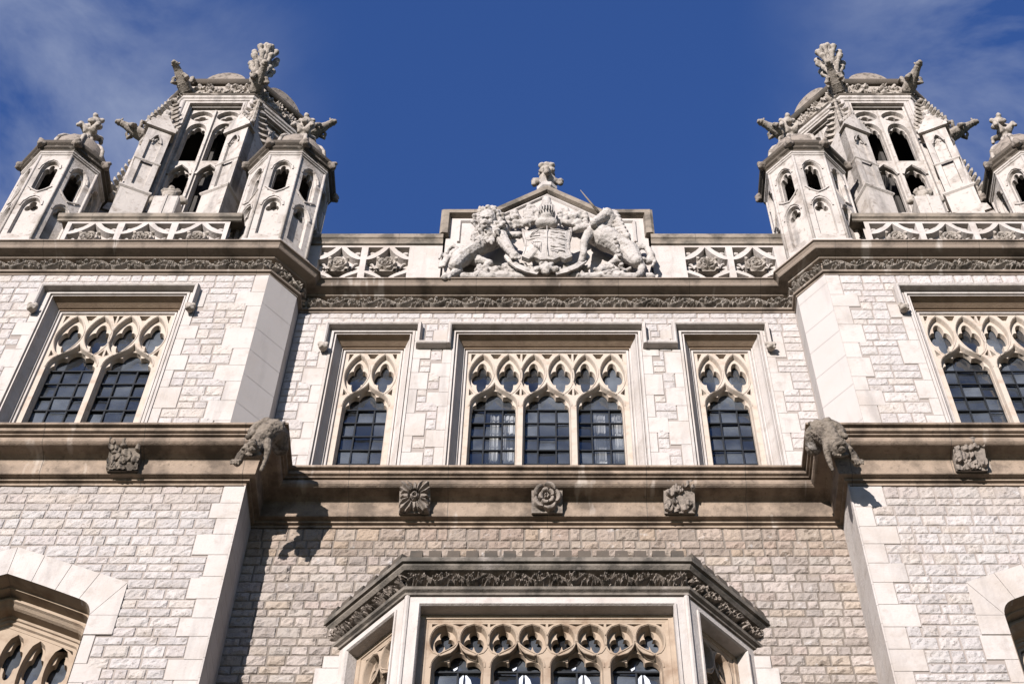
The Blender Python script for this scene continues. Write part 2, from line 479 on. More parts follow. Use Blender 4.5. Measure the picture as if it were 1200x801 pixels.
# ------------------------------------------------------------------ carved ornament height functions
def h2(a, b): return (np.sin(a * 127.1 + b * 311.7) * 43758.5453) % 1.0
def vine(x0, period, z0, z1):
    zc = (z0 + z1) / 2; hh = (z1 - z0) / 2
    def fn(X, Z):
        u = (X - x0) / period; v = (Z - zc) / hh
        H = np.zeros_like(X)
        st = .55 * np.sin(2 * PI * u)
        H = np.maximum(H, np.clip(1.15 - np.abs(v - st) / .24, 0, 1) * .9)
        for k, (du, vc, ru, rv, tl) in enumerate([(.25, -.35, .20, .42, .5), (.75, .35, .20, .42, .5), (.05, .55, .12, .3, -.6), (.52, -.6, .13, .26, .6), (.36, .15, .1, .3, 0), (.88, -.2, .1, .3, 0)]):
            cell = np.floor(u - du + .5)
            jx = (h2(cell, k) - .5) * .08; jz = (h2(cell, k + 9.) - .5) * .25
            dx = (u - du) - cell - jx; dz = v - vc - jz
            e = (dx / ru) ** 2 + ((dz - tl * dx * 2) / rv) ** 2
            th = np.arctan2(dz / rv, dx / ru) + k + jx * 20
            vein = .70 + .30 * np.cos(5 * th)
            lob = .70 + .38 * np.abs(np.cos(2.5 * th))
            H = np.maximum(H, np.clip((lob - np.sqrt(e)) * 5, 0, 1) * vein)
        return H
    return fn
def rosette(cx, cz, r, n=5, rings=(1.0, .55, .22), rz=None, corners=True):
    rz = rz or r
    def fn(X, Z):
        a = np.arctan2((Z - cz) / rz, (X - cx) / r); q = np.sqrt(((X - cx) / r) ** 2 + ((Z - cz) / rz) ** 2)
        H = np.zeros_like(X) + .12
        for i, R0 in enumerate(rings):
            pet = R0 * (.80 + .20 * np.abs(np.cos(n * (a + i * PI / n) / 2)))
            inner = rings[i + 1] if i + 1 < len(rings) else 0
            m = np.clip((pet - q) / .09, 0, 1)
            dome = .55 + .35 * np.sin(np.clip((q - inner) / max(R0 - inner, .01), 0, 1) * PI)
            H = np.where(q > inner, np.maximum(H * (q > R0), m * dome + .12 * (1 - m)), H)
            gr = np.abs(np.sin(n * (a + i * PI / n) / 2 + PI / 2)) 
            H = H - .45 * np.clip(1 - gr / .14, 0, 1) * (q > inner) * (q < R0) * m
        if corners:
            for sx in (-1, 1):
                for sz in (-1, 1):
                    e = ((X - cx - sx * r * .86) / (r * .26)) ** 2 + ((Z - cz - sz * rz * .86) / (rz * .26)) ** 2
                    H = np.maximum(H, np.clip(1.1 - e, 0, .7))
        return H
    return fn
def blobs(x0, x1, z0, z1, seed, n, r, rz=None, base=0.0):
    rng = random.Random(seed); rz = rz or r
    L_ = [(rng.uniform(x0, x1), rng.uniform(z0, z1), rng.uniform(.6, 1.2), rng.uniform(-1, 1), rng.uniform(.5, 1)) for _ in range(n)]
    def fn(X, Z):
        H = np.zeros_like(X) + base
        for cx, cz, s, t, a in L_:
            dx = (X - cx) / (r * s); dz = (Z - cz) / (rz * s)
            e = (dx + t * dz * .6) ** 2 + dz ** 2
            H = np.maximum(H, np.clip((1 - e) * 2, 0, 1) * a * (.8 + .2 * np.cos(dx * 5 + t * 3)))
        return H
    return fn

# ================================================================== SETTING
def sheet(name, x0, x1, y0, y1, z, mat):
    b = MB(); b.add([(x0, y0, z), (x1, y0, z), (x1, y1, z), (x0, y1, z)], [(0, 1, 2, 3)])
    o = b.build(name, mat); o['kind'] = 'structure'; return o
sheet('ground', -1200, 1200, -1200, 1200, 0, 'grass')
sheet('pavement', -40, 40, -14, 0.5, .004, 'flag')

# ================================================================== THE BUILDING
B = empty('library_building', (0, 0, 0), None,
          'wide pale gothic stone building with two projecting bays, carved cornices and tall traceried windows', 'building')
CX = 5.6           # axis of each projecting bay
BAY = .59          # projection
XI, XO = 3.36, 7.95
LOW = [(-13, 0), (-XO, 0), (-XO, -BAY), (-XI, -BAY), (-XI, 0), (XI, 0), (XI, -BAY), (XO, -BAY), (XO, 0), (13, 0)]
UP = [(-13, 0), (-XO, 0), (-XO, -.25), (-XO + .34, -BAY), (-XI - .34, -BAY), (-XI, -.25), (-XI, 0),
      (XI, 0), (XI, -.25), (XI + .34, -BAY), (XO - .34, -BAY), (XO, -.25), (XO, 0), (13, 0)]
ZC0, ZC1 = 17.63, 18.20        # lower cornice
ZU0 = 22.33                    # upper cornice foot

# ---- rock faced rubble
TINTS = [(1, 1, .98), (1.05, 1.02, .98), (.96, .955, .95), (.90, .885, .88), (1.03, 1.0, .96), (1.0, .94, .915), (1.02, 1.0, .99), (.86, .835, .815), (1.08, 1.06, 1.05), (1.03, .97, .88)]
def rubble(mb, x0, x1, z0, z1, y, cut, seed, hmin=.15, hmax=.26, warm=0.0, amp=1.0, grid=.036, light=1.0, wr=(.15, .42)):
    """courses of individually modelled blocks; cut(za,zb)->list of (xa,xb) kept clear"""
    rng = random.Random(seed); z = z0
    while z < z1 - .02:
        h = rng.uniform(hmin, hmax)
        if z1 - (z + h) < .12: h = z1 - z
        za, zb = z, z + h; ztop = zb
        iv = [(x0, x1)]
        for (ca, cb) in cut(za, zb):
            nv = []
            for a, b in iv:
                if cb <= a or ca >= b: nv.append((a, b)); continue
                if ca > a: nv.append((a, ca))
                if cb < b: nv.append((cb, b))
            iv = nv
        if h > .24 and grid < .1: subs = [(za, za + h * .52), (za + h * .52, zb)]
        else: subs = [(za, zb)]
        for a, b in iv:
          for (za, zb) in (subs if rng.random() < .3 else [(subs[0][0], subs[-1][1])]):
            h = zb - za
            x = a
            if b - a < .03: continue
            while x < b - .01:
                w = rng.uniform(*wr)
                if b - (x + w) < wr[0]: w = b - x
                if w > .8: w = w / 2
                xa, xb = x, x + w; x = xb
                g = .0035
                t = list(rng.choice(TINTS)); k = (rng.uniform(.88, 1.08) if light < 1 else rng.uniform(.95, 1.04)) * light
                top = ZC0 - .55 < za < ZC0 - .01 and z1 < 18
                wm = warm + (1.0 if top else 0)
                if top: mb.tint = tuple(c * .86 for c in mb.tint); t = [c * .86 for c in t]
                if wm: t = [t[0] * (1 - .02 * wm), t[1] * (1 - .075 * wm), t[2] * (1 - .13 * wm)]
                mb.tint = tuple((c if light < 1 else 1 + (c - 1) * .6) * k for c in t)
                nu = max(3, int(w / grid)); nv_ = max(3, int(h / grid))
                us = [0, .012 / w] + [i / nu for i in range(1, nu)] + [1 - .012 / w, 1]
                vs_ = [0, .012 / h] + [i / nv_ for i in range(1, nv_)] + [1 - .012 / h, 1]
                us = sorted(us); vs_ = sorted(vs_)
                pr = rng.uniform(.003, .013) * amp; off = Vector((rng.uniform(0, 50), rng.uniform(0, 50), rng.uniform(0, 50)))
                tx, tz = rng.uniform(-.5, .5), rng.uniform(-.6, .6)
                V = []
                for j, v in enumerate(vs_):
                    for i, u in enumerate(us):
                        px = xa + g + (w - 2 * g) * u; pz = za + g + (h - 2 * g) * v
                        ed = i in (0, len(us) - 1) or j in (0, len(vs_) - 1)
                        e2 = min(u * w, (1 - u) * w, v * h, (1 - v) * h)
                        if ed: d = -.012
                        else:
                            q = Vector((px * 9, pz * 11, 0)) + off
                            d = .004 + pr * min(1, e2 / .035) * (1 + tx * (u - .5) + tz * (v - .5)) + amp * min(1, e2 / .03) * (.014 * noise.noise(q) + .015 * noise.noise(q * 2.6) + .012 * noise.noise(q * 5.5))
                            d = max(d, .001)
                        V.append((px, y - d, pz))
                wn = len(us)
                mb.add(V, [(j * wn + i, j * wn + i + 1, (j + 1) * wn + i + 1, (j + 1) * wn + i) for j in range(len(vs_) - 1) for i in range(wn - 1)])
        z = ztop
    mb.tint = (1, 1, 1)

def quoin_edges(seed, z0, z1, short, long_, hmin=.28, hmax=.42):
    rng = random.Random(seed); out = []; z = z0; k = rng.random() < .5
    while z < z1:
        h = rng.uniform(hmin, hmax)
        if z1 - z - h < .15: h = z1 - z
        out.append((z, z + h, (long_ if k else short) * rng.uniform(.85, 1.12))); z += h; k = not k
    return out

def rect_wall(b, x0, x1, z0, z1, y, holes, ret=.6):
    """flat backing wall with rectangular openings (mortar plane)"""
    b.plate([(x0, z0), (x1, z0), (x1, z1), (x0, z1)], holes, y, y + ret)

# windows: (centre x, wall y, lights, pitch)
UW = [(0, 0, 3, .675), (-2.30, 0, 1, .655), (2.30, 0, 1, .655), (-CX, -BAY, 2, .70), (CX, -BAY, 2, .70)]
WT, WB = 21.66, 18.30
FR = .195           # width of the moulded frame round each window
def win_half(w): return w[2] * w[3] / 2 + .03

walls_up = MB()
ash = {}
def upper_part(x0, x1, y, wins, ql, qr, seed, name):
    holes = []
    for w in wins:
        hw = win_half(w) + FR - .02
        holes.append([(w[0] - hw, WB), (w[0] + hw, WB), (w[0] + hw, WT + .22), (w[0] - hw, WT + .22)])
    bk = MB(); rect_wall(bk, x0, x1, ZC1 - .3, ZU0 + .6, y + .004, holes); bk.build('mortar_bed', 'mortar', B)
    cuts = []          # (za, zb, xa, xb)
    aq = MB()
    for i, w in enumerate(wins):
        hw = win_half(w) + FR
        cuts.append((WB, WT + .26, w[0] - hw, w[0] + hw))
        for sgn in (-1, 1):
            if aq.v: aq.build('quoin_strip', 'ashlar', B); aq = MB()
            for (za, zb, ww) in quoin_edges(seed * 7 + i * 3 + sgn, WB, WT + .24, .12, .25, .30, .55):
                xa, xb = sorted((w[0] + sgn * hw, w[0] + sgn * (hw + ww)))
                xa = max(xa, x0); xb = min(xb, x1)
                aq.bevbox(xa + .002, xb - .002, y - .008, y + .05, za + .002, zb - .002, .004); cuts.append((za, zb, xa, xb))
    for (xe, sgn, sh, lo) in ((x0, 1, *ql), (x1, -1, *qr)):
        if sh <= 0: continue
        if aq.v: aq.build('quoin_strip', 'ashlar', B); aq = MB()
        for (za, zb, ww) in quoin_edges(seed + sgn * 5, ZC1 - .1, ZU0, sh, lo, .3, .55):
            xa, xb = sorted((xe, xe + sgn * ww))
            aq.bevbox(xa + .002, xb - (.002 if sgn > 0 else 0), y - .008, y + .05, za + .002, zb - .002, .004); cuts.append((za, zb, xa, xb))
    aq.build('quoin_strip', 'ashlar', B)
    rb = MB()
    def cut(za, zb):
        zm = (za + zb) / 2
        return [(c[2], c[3]) for c in cuts if c[0] < zm < c[1]]
    rubble(rb, x0, x1, ZC1 + .1, ZU0, y, cut, seed, .13, .24, amp=.6, light=1.07, wr=(.14, .34))
    rb.build(name, 'rubble', B)
upper_part(-XI, XI, 0, UW[0:3], (0, 0), (0, 0), 11, 'rubble_wall')
upper_part(-XO + .34, -XI - .34, -BAY, [UW[3]], (.2, .34), (.2, .34), 23, 'rubble_wall')
upper_part(XI + .34, XO - .34, -BAY, [UW[4]], (.2, .34), (.2, .34), 37, 'rubble_wall')
for s in (-1, 1):
    b = MB(); rubble(b, *sorted((s * XO, s * 13)), ZC1, ZU0, 0, lambda a, c: [], 50 + s, grid=.12); b.build('rubble_wall', 'rubble', B)
    b = MB(); rubble(b, *sorted((s * XO, s * 13)), 12.6, ZC0, 0, lambda a, c: [], 60 + s, grid=.12); b.build('rubble_wall', 'rubble', B)

# chamfered ashlar corners of the upper bays, with little broach stops at their feet
for s in (-1, 1):
    for (xf, xs) in ((s * (XI + .34), s * XI), (s * (XO - .34), s * XO)):
        b = MB(); z = ZC1
        rng = random.Random(5 + s)
        while z < ZU0 - .01:
            h = min(rng.uniform(.5, .8), ZU0 - z)
            if ZU0 - z - h < .2: h = ZU0 - z
            g = .003
            b.add([(xf, -BAY - .018, z + g), (xs, -.25, z + g), (xs, -.25, z + h - g), (xf, -BAY - .018, z + h - g)], [(0, 1, 2, 3)])
            b.add([(xs, -.25, z + g), (xs, .05, z + g), (xs, .05, z + h - g), (xs, -.25, z + h - g)], [(0, 1, 2, 3)])
            z += h
        d = .012 * (1 if abs(xs) < abs(xf) else -1) * s
        b.add([(xf + d, -BAY, ZC1), (xs + d, -.24, ZC1), (xs + d, -.24, ZU0), (xf + d, -BAY, ZU0)], [(0, 1, 2, 3)])
        c = (xs, -BAY - .018)
        b.add([(xf, -BAY - .019, ZC1), (xs, -BAY - .019, ZC1), (xs, -.25, ZC1), (xf * .5 + xs * .5, -BAY * .5 - .13, 18.98), (xf, -BAY - .019, 18.55), (xs, -.25, 18.55)],
              [(0, 1, 3), (1, 2, 3), (0, 3, 4), (2, 5, 3)])
        b.build('chamfered_corner', 'ashlar_smooth', B)

# ---- lower walls
ARC_HW, ARC_ZS, ARC_ZA = .99, 15.50, 16.10      # bay arch: half width, shoulder, apex of the opening
def tudor(hw, zs, za, zb, cx=0, K=8, dx=0.0):
    """four-centred arch path, left foot -> apex -> right foot"""
    half = []
    r = .22
    for i in range(5):
        a = i / 4 * R(65); half.append((hw - r * (1 - math.cos(a)), zs - r * .2 + r * 1.15 * math.sin(a)))
    x1, z1 = half[-1]
    for i in range(1, K + 1):
        s = i / K; half.append((x1 * (1 - s), z1 + (za - z1) * (s * 1.06 - .06 * s * s)))
    half[-1] = (0, za)
    pts = [(cx + x, z) for x, z in half]
    left = [(cx - x, z) for x, z in half]
    return [(cx - hw, zb)] + left[:-1] + pts[::-1] + [(cx + hw, zb)]
rb = MB()
ZL = 12.6
def lower_bay(s, seed):
    cuts = []; aq = MB()
    x0, x1 = sorted((s * XI, s * XO))
    for (xe, sg) in ((x0, 1), (x1, -1)):
        if aq.v: aq.build('quoin_strip', 'ashlar', B); aq = MB()
        for (za, zb, ww) in quoin_edges(seed + sg, ZL, ZC0, .21, .36, .26, .36):
            xa, xb = sorted((xe, xe + sg * ww))
            aq.bevbox(xa, xb, -BAY - .008, -BAY + .05, za + .002, zb - .002, .004); cuts.append((za, zb, xa, xb))
    # arch surround: voussoir ring and block bonded jambs
    cx = s * CX
    inner = tudor(ARC_HW, ARC_ZS, ARC_ZA, ZL, cx)
    top = [p for p in inner if p[1] > ARC_ZS - .05]
    outer = [(cx - ARC_HW - .29, ARC_ZS - .05), (cx - ARC_HW - .29, ARC_ZS + .46), (cx, ARC_ZA + .44), (cx + ARC_HW + .29, ARC_ZS + .46), (cx + ARC_HW + .29, ARC_ZS - .05)]
    ring = outer + [(top[-1][0], ARC_ZS - .05)] + top[::-1] + [(top[0][0], ARC_ZS - .05)]
    vb = MB()
    # split ring into voussoirs by tessellating sectors
    def outer_at(t):           # t 0..1 along left->right
        n_ = [Vector(p) for p in outer[1:4]]
        return n_[0].lerp(n_[1], t * 2) if t < .5 else n_[1].lerp(n_[2], t * 2 - 1)
    def inner_at(t):
        k = t * (len(top) - 1); i = min(int(k), len(top) - 2); return Vector(top[i]).lerp(Vector(top[i + 1]), k - i)
    NV = 8
    ts = [i / NV for i in range(NV + 1)]
    # arc-length parametrised inner
    ln = [0]
    for i in range(len(top) - 1): ln.append(ln[-1] + (Vector(top[i + 1]) - Vector(top[i])).length)
    def inner_s(t):
        q = t * ln[-1]
        for i in range(len(ln) - 1):
            if q <= ln[i + 1] + 1e-9: return Vector(top[i]).lerp(Vector(top[i + 1]), (q - ln[i]) / max(1e-9, ln[i + 1] - ln[i]))
        return Vector(top[-1])
    for i in range(NV):
        K = 6
        ta, tb = ts[i] + .0012, ts[i + 1] - .0012
        ins = [inner_s(ta + (tb - ta) * k / K) for k in range(K + 1)]
        out = [outer_at(ta + (tb - ta) * k / K) for k in range(K + 1)]
        vs = []
        for k in range(K + 1): vs += [(ins[k].x, -BAY - .02, ins[k].y), (out[k].x, -BAY - .02, out[k].y)]
        fs = [(2 * k, 2 * k + 1, 2 * k + 3, 2 * k + 2) for k in range(K)]
        vb.add(vs, fs)
        n0 = len(vs); rim = [v for v in vs[0::2]] + [v for v in vs[1::2]][::-1]
        m = len(rim); vb.add(rim + [(x, -BAY + .06, z) for x, y, z in rim], [(q, (q + 1) % m, (q + 1) % m + m, q + m) for q in range(m)])
    # shoulders below the ring ends
    for sg in (-1, 1):
        aq.build('quoin_strip', 'ashlar', B); aq = MB()
        xa, xb = sorted((cx + sg * ARC_HW, cx + sg * (ARC_HW + .29)))
        vb.bevbox(xa, xb, -BAY - .02, -BAY + .06, 15.16, ARC_ZS - .052, .003)
        vb.add([(cx + sg * (ARC_HW + .29), -BAY - .02, ARC_ZS - .05), (cx + sg * (ARC_HW + .29), -BAY - .02, ARC_ZS + .455), (cx + sg * ARC_HW, -BAY - .0201, ARC_ZS - .05)], [(0, 1, 2)])
        for (za, zb, ww) in quoin_edges(seed * 3 + sg, ZL, 15.16, .13, .30, .26, .36):
            xa, xb = sorted((cx + sg * ARC_HW, cx + sg * (ARC_HW + ww)))
            aq.bevbox(xa, xb, -BAY - .008, -BAY + .05, za + .002, zb - .002, .003); cuts.append((za, zb, xa, xb))
    vb.build('arch_surround', 'ashlar', B)
    aq.build('quoin_strip', 'ashlar', B)
    hole = tudor(ARC_HW + .015, ARC_ZS + .01, ARC_ZA + .02, ZL, cx)
    bk = MB(); bk.plate([(x0, 0), (x1, 0), (x1, ZC0 + .3), (x0, ZC0 + .3)], [hole], -BAY + .004, -BAY + .5)
    bk.build('mortar_bed', 'mortar', B)
    def cut(za, zb):
        zm = (za + zb) / 2; c = [(q[2], q[3]) for q in cuts if q[0] < zm < q[1]]
        if zm < ARC_ZS + .5:
            hw = ARC_HW + (.27 if zm > 15.16 else -.0); c.append((cx - hw, cx + hw))
        elif zm < ARC_ZA + .42:
            k = (ARC_ZA + .44 - zm) / (ARC_ZA + .44 - ARC_ZS - .46); hw = (ARC_HW + .27) * k - .03; c.append((cx - hw, cx + hw))
        return c
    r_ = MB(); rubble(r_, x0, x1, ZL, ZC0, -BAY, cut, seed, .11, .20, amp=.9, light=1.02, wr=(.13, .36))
    r_.build('rubble_wall', 'rubble', B)
    # side return in ashlar and outer side
    for xx, d in ((s * XI, -s), (s * XO, s)):
        sb = MB(); z = ZL; rng = random.Random(seed)
        while z < ZC0:
            h = rng.uniform(.26, .36)
            if ZC0 - z - h < .15: h = ZC0 - z
            xs_ = sorted((xx, xx + d * .018))
            sb.box(xs_[0], xs_[1], -BAY - .018, .0, z + .002, z + h - .002)
            z += h
        sb.box(*sorted((xx, xx - d * .25)), -BAY + .01, .3, 0, ZC0 + .2)
        sb.build('bay_return', 'ashlar', B)
lower_bay(-1, 101)
lower_bay(1, 131)
# centre lower wall
bk = MB(); bk.plate([(-XI, 0), (XI, 0), (XI, ZC0 + .3), (-XI, ZC0 + .3)], [], .004, .4); bk.build('mortar_bed', 'mortar_dark', B)
def cut_c(za, zb):
    zm = (za + zb) / 2
    c = []
    if zm < 15.5:
        k = 2.29 if int(zm / .34) % 2 else 2.36
        c.append((-k, k))
    elif zm < 16.0: c.append((-2.1, 2.1))
    return c
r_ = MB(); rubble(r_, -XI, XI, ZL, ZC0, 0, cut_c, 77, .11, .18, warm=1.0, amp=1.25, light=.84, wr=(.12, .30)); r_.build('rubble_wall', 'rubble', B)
for s in (-1, 1):
    aq = MB(); z = ZL
    while z < 15.5:
        k = 2.29 if int((z + .15) / .34) % 2 else 2.36
        aq.bevbox(*sorted((s * 2.0, s * k)), -.018, .05, z + .002, min(z + .338, 15.5), .003)
        z += .34
    aq.build('quoin_strip', 'ashlar', B)
# plain plinth walls down to the ground
for (xa, xb, y) in ((-XI, XI, -.01), (-XO, -XI, -BAY - .01), (XI, XO, -BAY - .01), (-13, -XO, -.01), (XO, 13, -.01)):
    b = MB(); rubble(b, xa, xb, 0, ZL, y, lambda a, c: [], int(xa * 10) + 200, .5, .7, grid=.25); b.build('lower_wall', 'rubble', B)

# ---- cornices
def mould(name, path, prof, mat):
    b = MB(); b.sweep(path, prof, caps=False); return b.build(name, mat, B)
PL = [(0, 17.63), (.018, 17.63), (.018, 17.672), (.052, 17.676), (.054, 17.708), (.112, 17.713), (.118, 17.722), (.134, 17.915),
      (.145, 17.945), (.20, 17.975), (.315, 17.985), (.332, 17.995), (.350, 18.012), (.358, 18.045), (.350, 18.08), (.330, 18.092),
      (.376, 18.098), (.378, 18.116), (.392, 18.118), (.380, 18.130), (.404, 18.138), (.406, 18.192), (.448, 18.198), (.455, 18.212), (.448, 18.235), (0, 18.42)]
PL = [(o, ZC0 + (z - 17.63) * 1.0) for o, z in PL]
mould('string_course', LOW, PL, 'trim')
PU = [(0, 22.33), (.012, 22.33), (.014, 22.362), (.045, 22.37), (.05, 22.405), (.0, 22.415), (.0, 22.66), (.07, 22.665), (.082, 22.672), (.085, 22.695),
      (.12, 22.705), (.165, 22.712), (.205, 22.72), (.215, 22.735), (.225, 22.77), (.25, 22.805), (.272, 22.81), (.272, 22.835), (0, 22.98)]
mould('cornice', UP, PU, 'trim_grey')
# carved frieze running in the hollow of the upper cornice
b = MB()
def along(b, p, q, o, fn_maker, z0, z1, depth, res=.011):
    """put a relief strip on the plane offset o from segment p->q (facade side = right of travel)"""
    p = Vector(p); q = Vector(q); d = (q - p); ln = d.length; d.normalize(); n = Vector((d.y, -d.x))
    Mx = Matrix(((d.x, -n.x, 0, p.x + n.x * o), (d.y, -n.y, 0, p.y + n.y * o), (0, 0, 1, 0), (0, 0, 0, 1)))
    b.M = Mx
    b.relief(0, ln, z0, z1, 0, fn_maker(ln), res, depth)
    b.M = Matrix.Identity(4)
def offset_path(path, o, closed=False):
    t = MB(); t.sweep(path, [(o, 0), (o + .001, 0)], closed, caps=False)
    return [(t.v[i * 2][0], t.v[i * 2][1]) for i in range(len(path))]
op = offset_path(UP, .0)
for i in range(1, len(op) - 2):
    along(b, op[i], op[i + 1], .003, lambda ln: vine(.1, .46, 22.42, 22.655), 22.42, 22.655, .085, .009)
b.build('vine_frieze', 'carved', B)

# bosses on the lower cornice
def boss(cx, yw, kind, label):
    b = MB(); r = .175; hz = .20
    # the block leans out with the hollow it fills: head forward, foot tucked against the lower slope
    b.M = Matrix.Translation((cx, yw - .235, 17.905)) @ Matrix.Rotation(R(26), 4, 'X')
    b.box(-r, r, 0, .12, -hz, hz)
    if kind == 'rose': fn = rosette(0, 0, r * .98, 5, (1.0, .62, .26), hz * .98, False)
    elif kind == 'leaf':
        def fn(X, Z):
            a = np.arctan2(Z / hz, X / r); q_ = np.sqrt((X / r) ** 2 + (Z / hz) ** 2)
            leaf = .30 + 1.0 * np.abs(np.sin(2 * a)) ** .8 + .06 * np.cos(24 * a)
            bud = .15 + .80 * np.abs(np.cos(2 * a)) ** 6
            H = np.clip((leaf - q_) * 6, 0, 1) * (.75 + .25 * np.cos(16 * a)) * np.clip(q_ / .3, .4, 1)
            H = np.maximum(H, np.clip((bud - q_) * 7, 0, 1) * .8)
            H = H - .7 * np.exp(-((q_ - .34) / .06) ** 2)
            return np.maximum(H, np.clip(1.3 - np.abs(q_ - .16) / .09, 0, 1)) + .05
    else: fn = blobs(-r, r, -hz, hz, int(kind), 26, .055, .055, .1)
    b.relief(-r, r, -hz, hz, -.002, fn, .008, .075)
    o = b.build('carved_boss', 'boss' if kind != '7' else 'beast', B); o['label'] = label
boss(-1.50, 0, 'leaf', 'square four-leaf boss on the string course')
boss(0, 0, 'rose', 'double rose boss at the middle of the string course')
boss(1.50, 0, '31', 'ragged foliage boss on the string course')
boss(-4.72, -BAY, '7', 'dark beast boss on the left string course')
boss(4.72, -BAY, '19', 'pale monogram boss on the right string course')

# ---- windows
def glazing(par, lights, zt, zb, y, cols=3, rowh=.30, zbar=None, seed=0, zs=0, hz=.4):
    """lead bars and panes. lights: (cx, half width)"""
    rng = random.Random(seed)
    g = MB(); l = MB()
    for (cx, a) in lights:
        a2 = a + .05
        zz = [zb]
        z = zbar
        rows = []
        while z > zb: rows.append(z); z -= rowh
        rows = [zt] + rows + [zb]
        cw = 2 * a2 / cols
        for i in range(len(rows) - 1):
            z1_, z0_ = rows[i], rows[i + 1]
            for c in range(cols):
                xa = cx - a2 + c * cw
                tx, tz = rng.uniform(-.005, .005), rng.uniform(-.012, .012)
                kk = rng.choice((.4, .7, 1.0, 1.2, 1.7)); g.tint = (kk, kk, kk)
                g.add([(xa, y + tx + tz, z0_), (xa + cw, y - tx + tz, z0_), (xa + cw, y - tx - tz, z1_), (xa, y + tx - tz, z1_)], [(0, 1, 2, 3)])
        for r_ in rows[1:-1]:
            l.box(cx - a2, cx + a2, y - .035, y - .012, r_ - .011, r_ + .011)
        for c in range(cols + 1):
            xa = cx - a2 + c * cw
            if c in (0, cols): xa = cx + (-1 if c == 0 else 1) * (a - .006)
            l.box(xa - .009, xa + .009, y - .03, y - .010, zb, zbar if 0 < c < cols else zbar)
        
    g.build('glazing', 'glass', par); l.build('glazing_bars', 'lead', par)

def tracery_std(par, n, p, zt, zs, apex, zb, yA, yB, yC, mat, round_=False, pan_b=None):
    """n lights of pitch p, each with an ogee head and two pointed panels above"""
    W = n * p / 2 + .03
    A = []; Bh = []; lights = []
    a = p / 2 - .034
    pb = pan_b if pan_b else zs + .17
    for i in range(n):
        cx = (i - (n - 1) / 2) * p
        lights.append((cx, a - .014))
        A.append(ogee(cx, zb, zs, a, apex - zs))
        Bh.append(cusped(cx, zb, zs - .01, a - .014, (apex - zs) * .84, 3 if round_ else 5))
        for s in (-1, 1):
            px = cx + s * p / 4
            hw = p / 4 - .009
            if round_:
                ln_ = lens(px, pb, zt - .03, hw, s * .02, pw=.42)
                A.append(ln_)
                h_ = zt - .03 - pb
                t = foil(px, pb + h_ * .60, hw * .80, h_ * .36, 3, PI / 2, .52, .48, 36)
                Bh.append([(x, z) if z > pb + h_ * .45 else (px + (x - px) * (1.0), z - (pb + h_ * .45 - z) * .9) for x, z in t])
            else:
                A.append(lens(px, pb, zt - .035, hw, s * .045, pw=.72))
                Bh.append(foil(px + s * .008, pb + (zt - pb) * .47, hw * .86, (zt - pb) * .37, 4, PI / 2, .54, .46, 40))
        # small sunk spandrels
        A.append([(cx - .075, zt - .02), (cx + .075, zt - .02), (cx, zt - (zt - pb) * (.2 if not round_ else .12))])
        for s in (-1, 1):
            xe = cx + s * (p / 2 - .012)
            if not round_:
                A.append([(xe, pb + .12), (xe, pb - .04), (xe - s * .062, pb + .0)])
            A.append([(xe, zt - .02), (xe - s * .06, zt - .02), (xe, zt - (zt - pb) * (.22 if not round_ else .14))])
    A2 = [lp for lp in A]
    b = MB()
    rect = [(-W, zb - .05), (W, zb - .05), (W, zt + .03), (-W, zt + .03)]
    b.plate(rect, A2, yA, yB, .012)
    b.plate(rect, Bh, yB, yC, .008)
    # fine raised rolls following the heads and panels
    for lp in A:
        if len(lp) > 6:
            o_ = shrink(lp, -.011)
            pts_ = [p_ for p_ in o_ if p_[1] > zb + .3]
            if len(pts_) == len(o_): pts_ = pts_ + [pts_[0]]
            b.tube([(x, yA - .001, z) for x, z in pts_], .0085, 6)
    b.build('tracery', mat, par)
    return lights

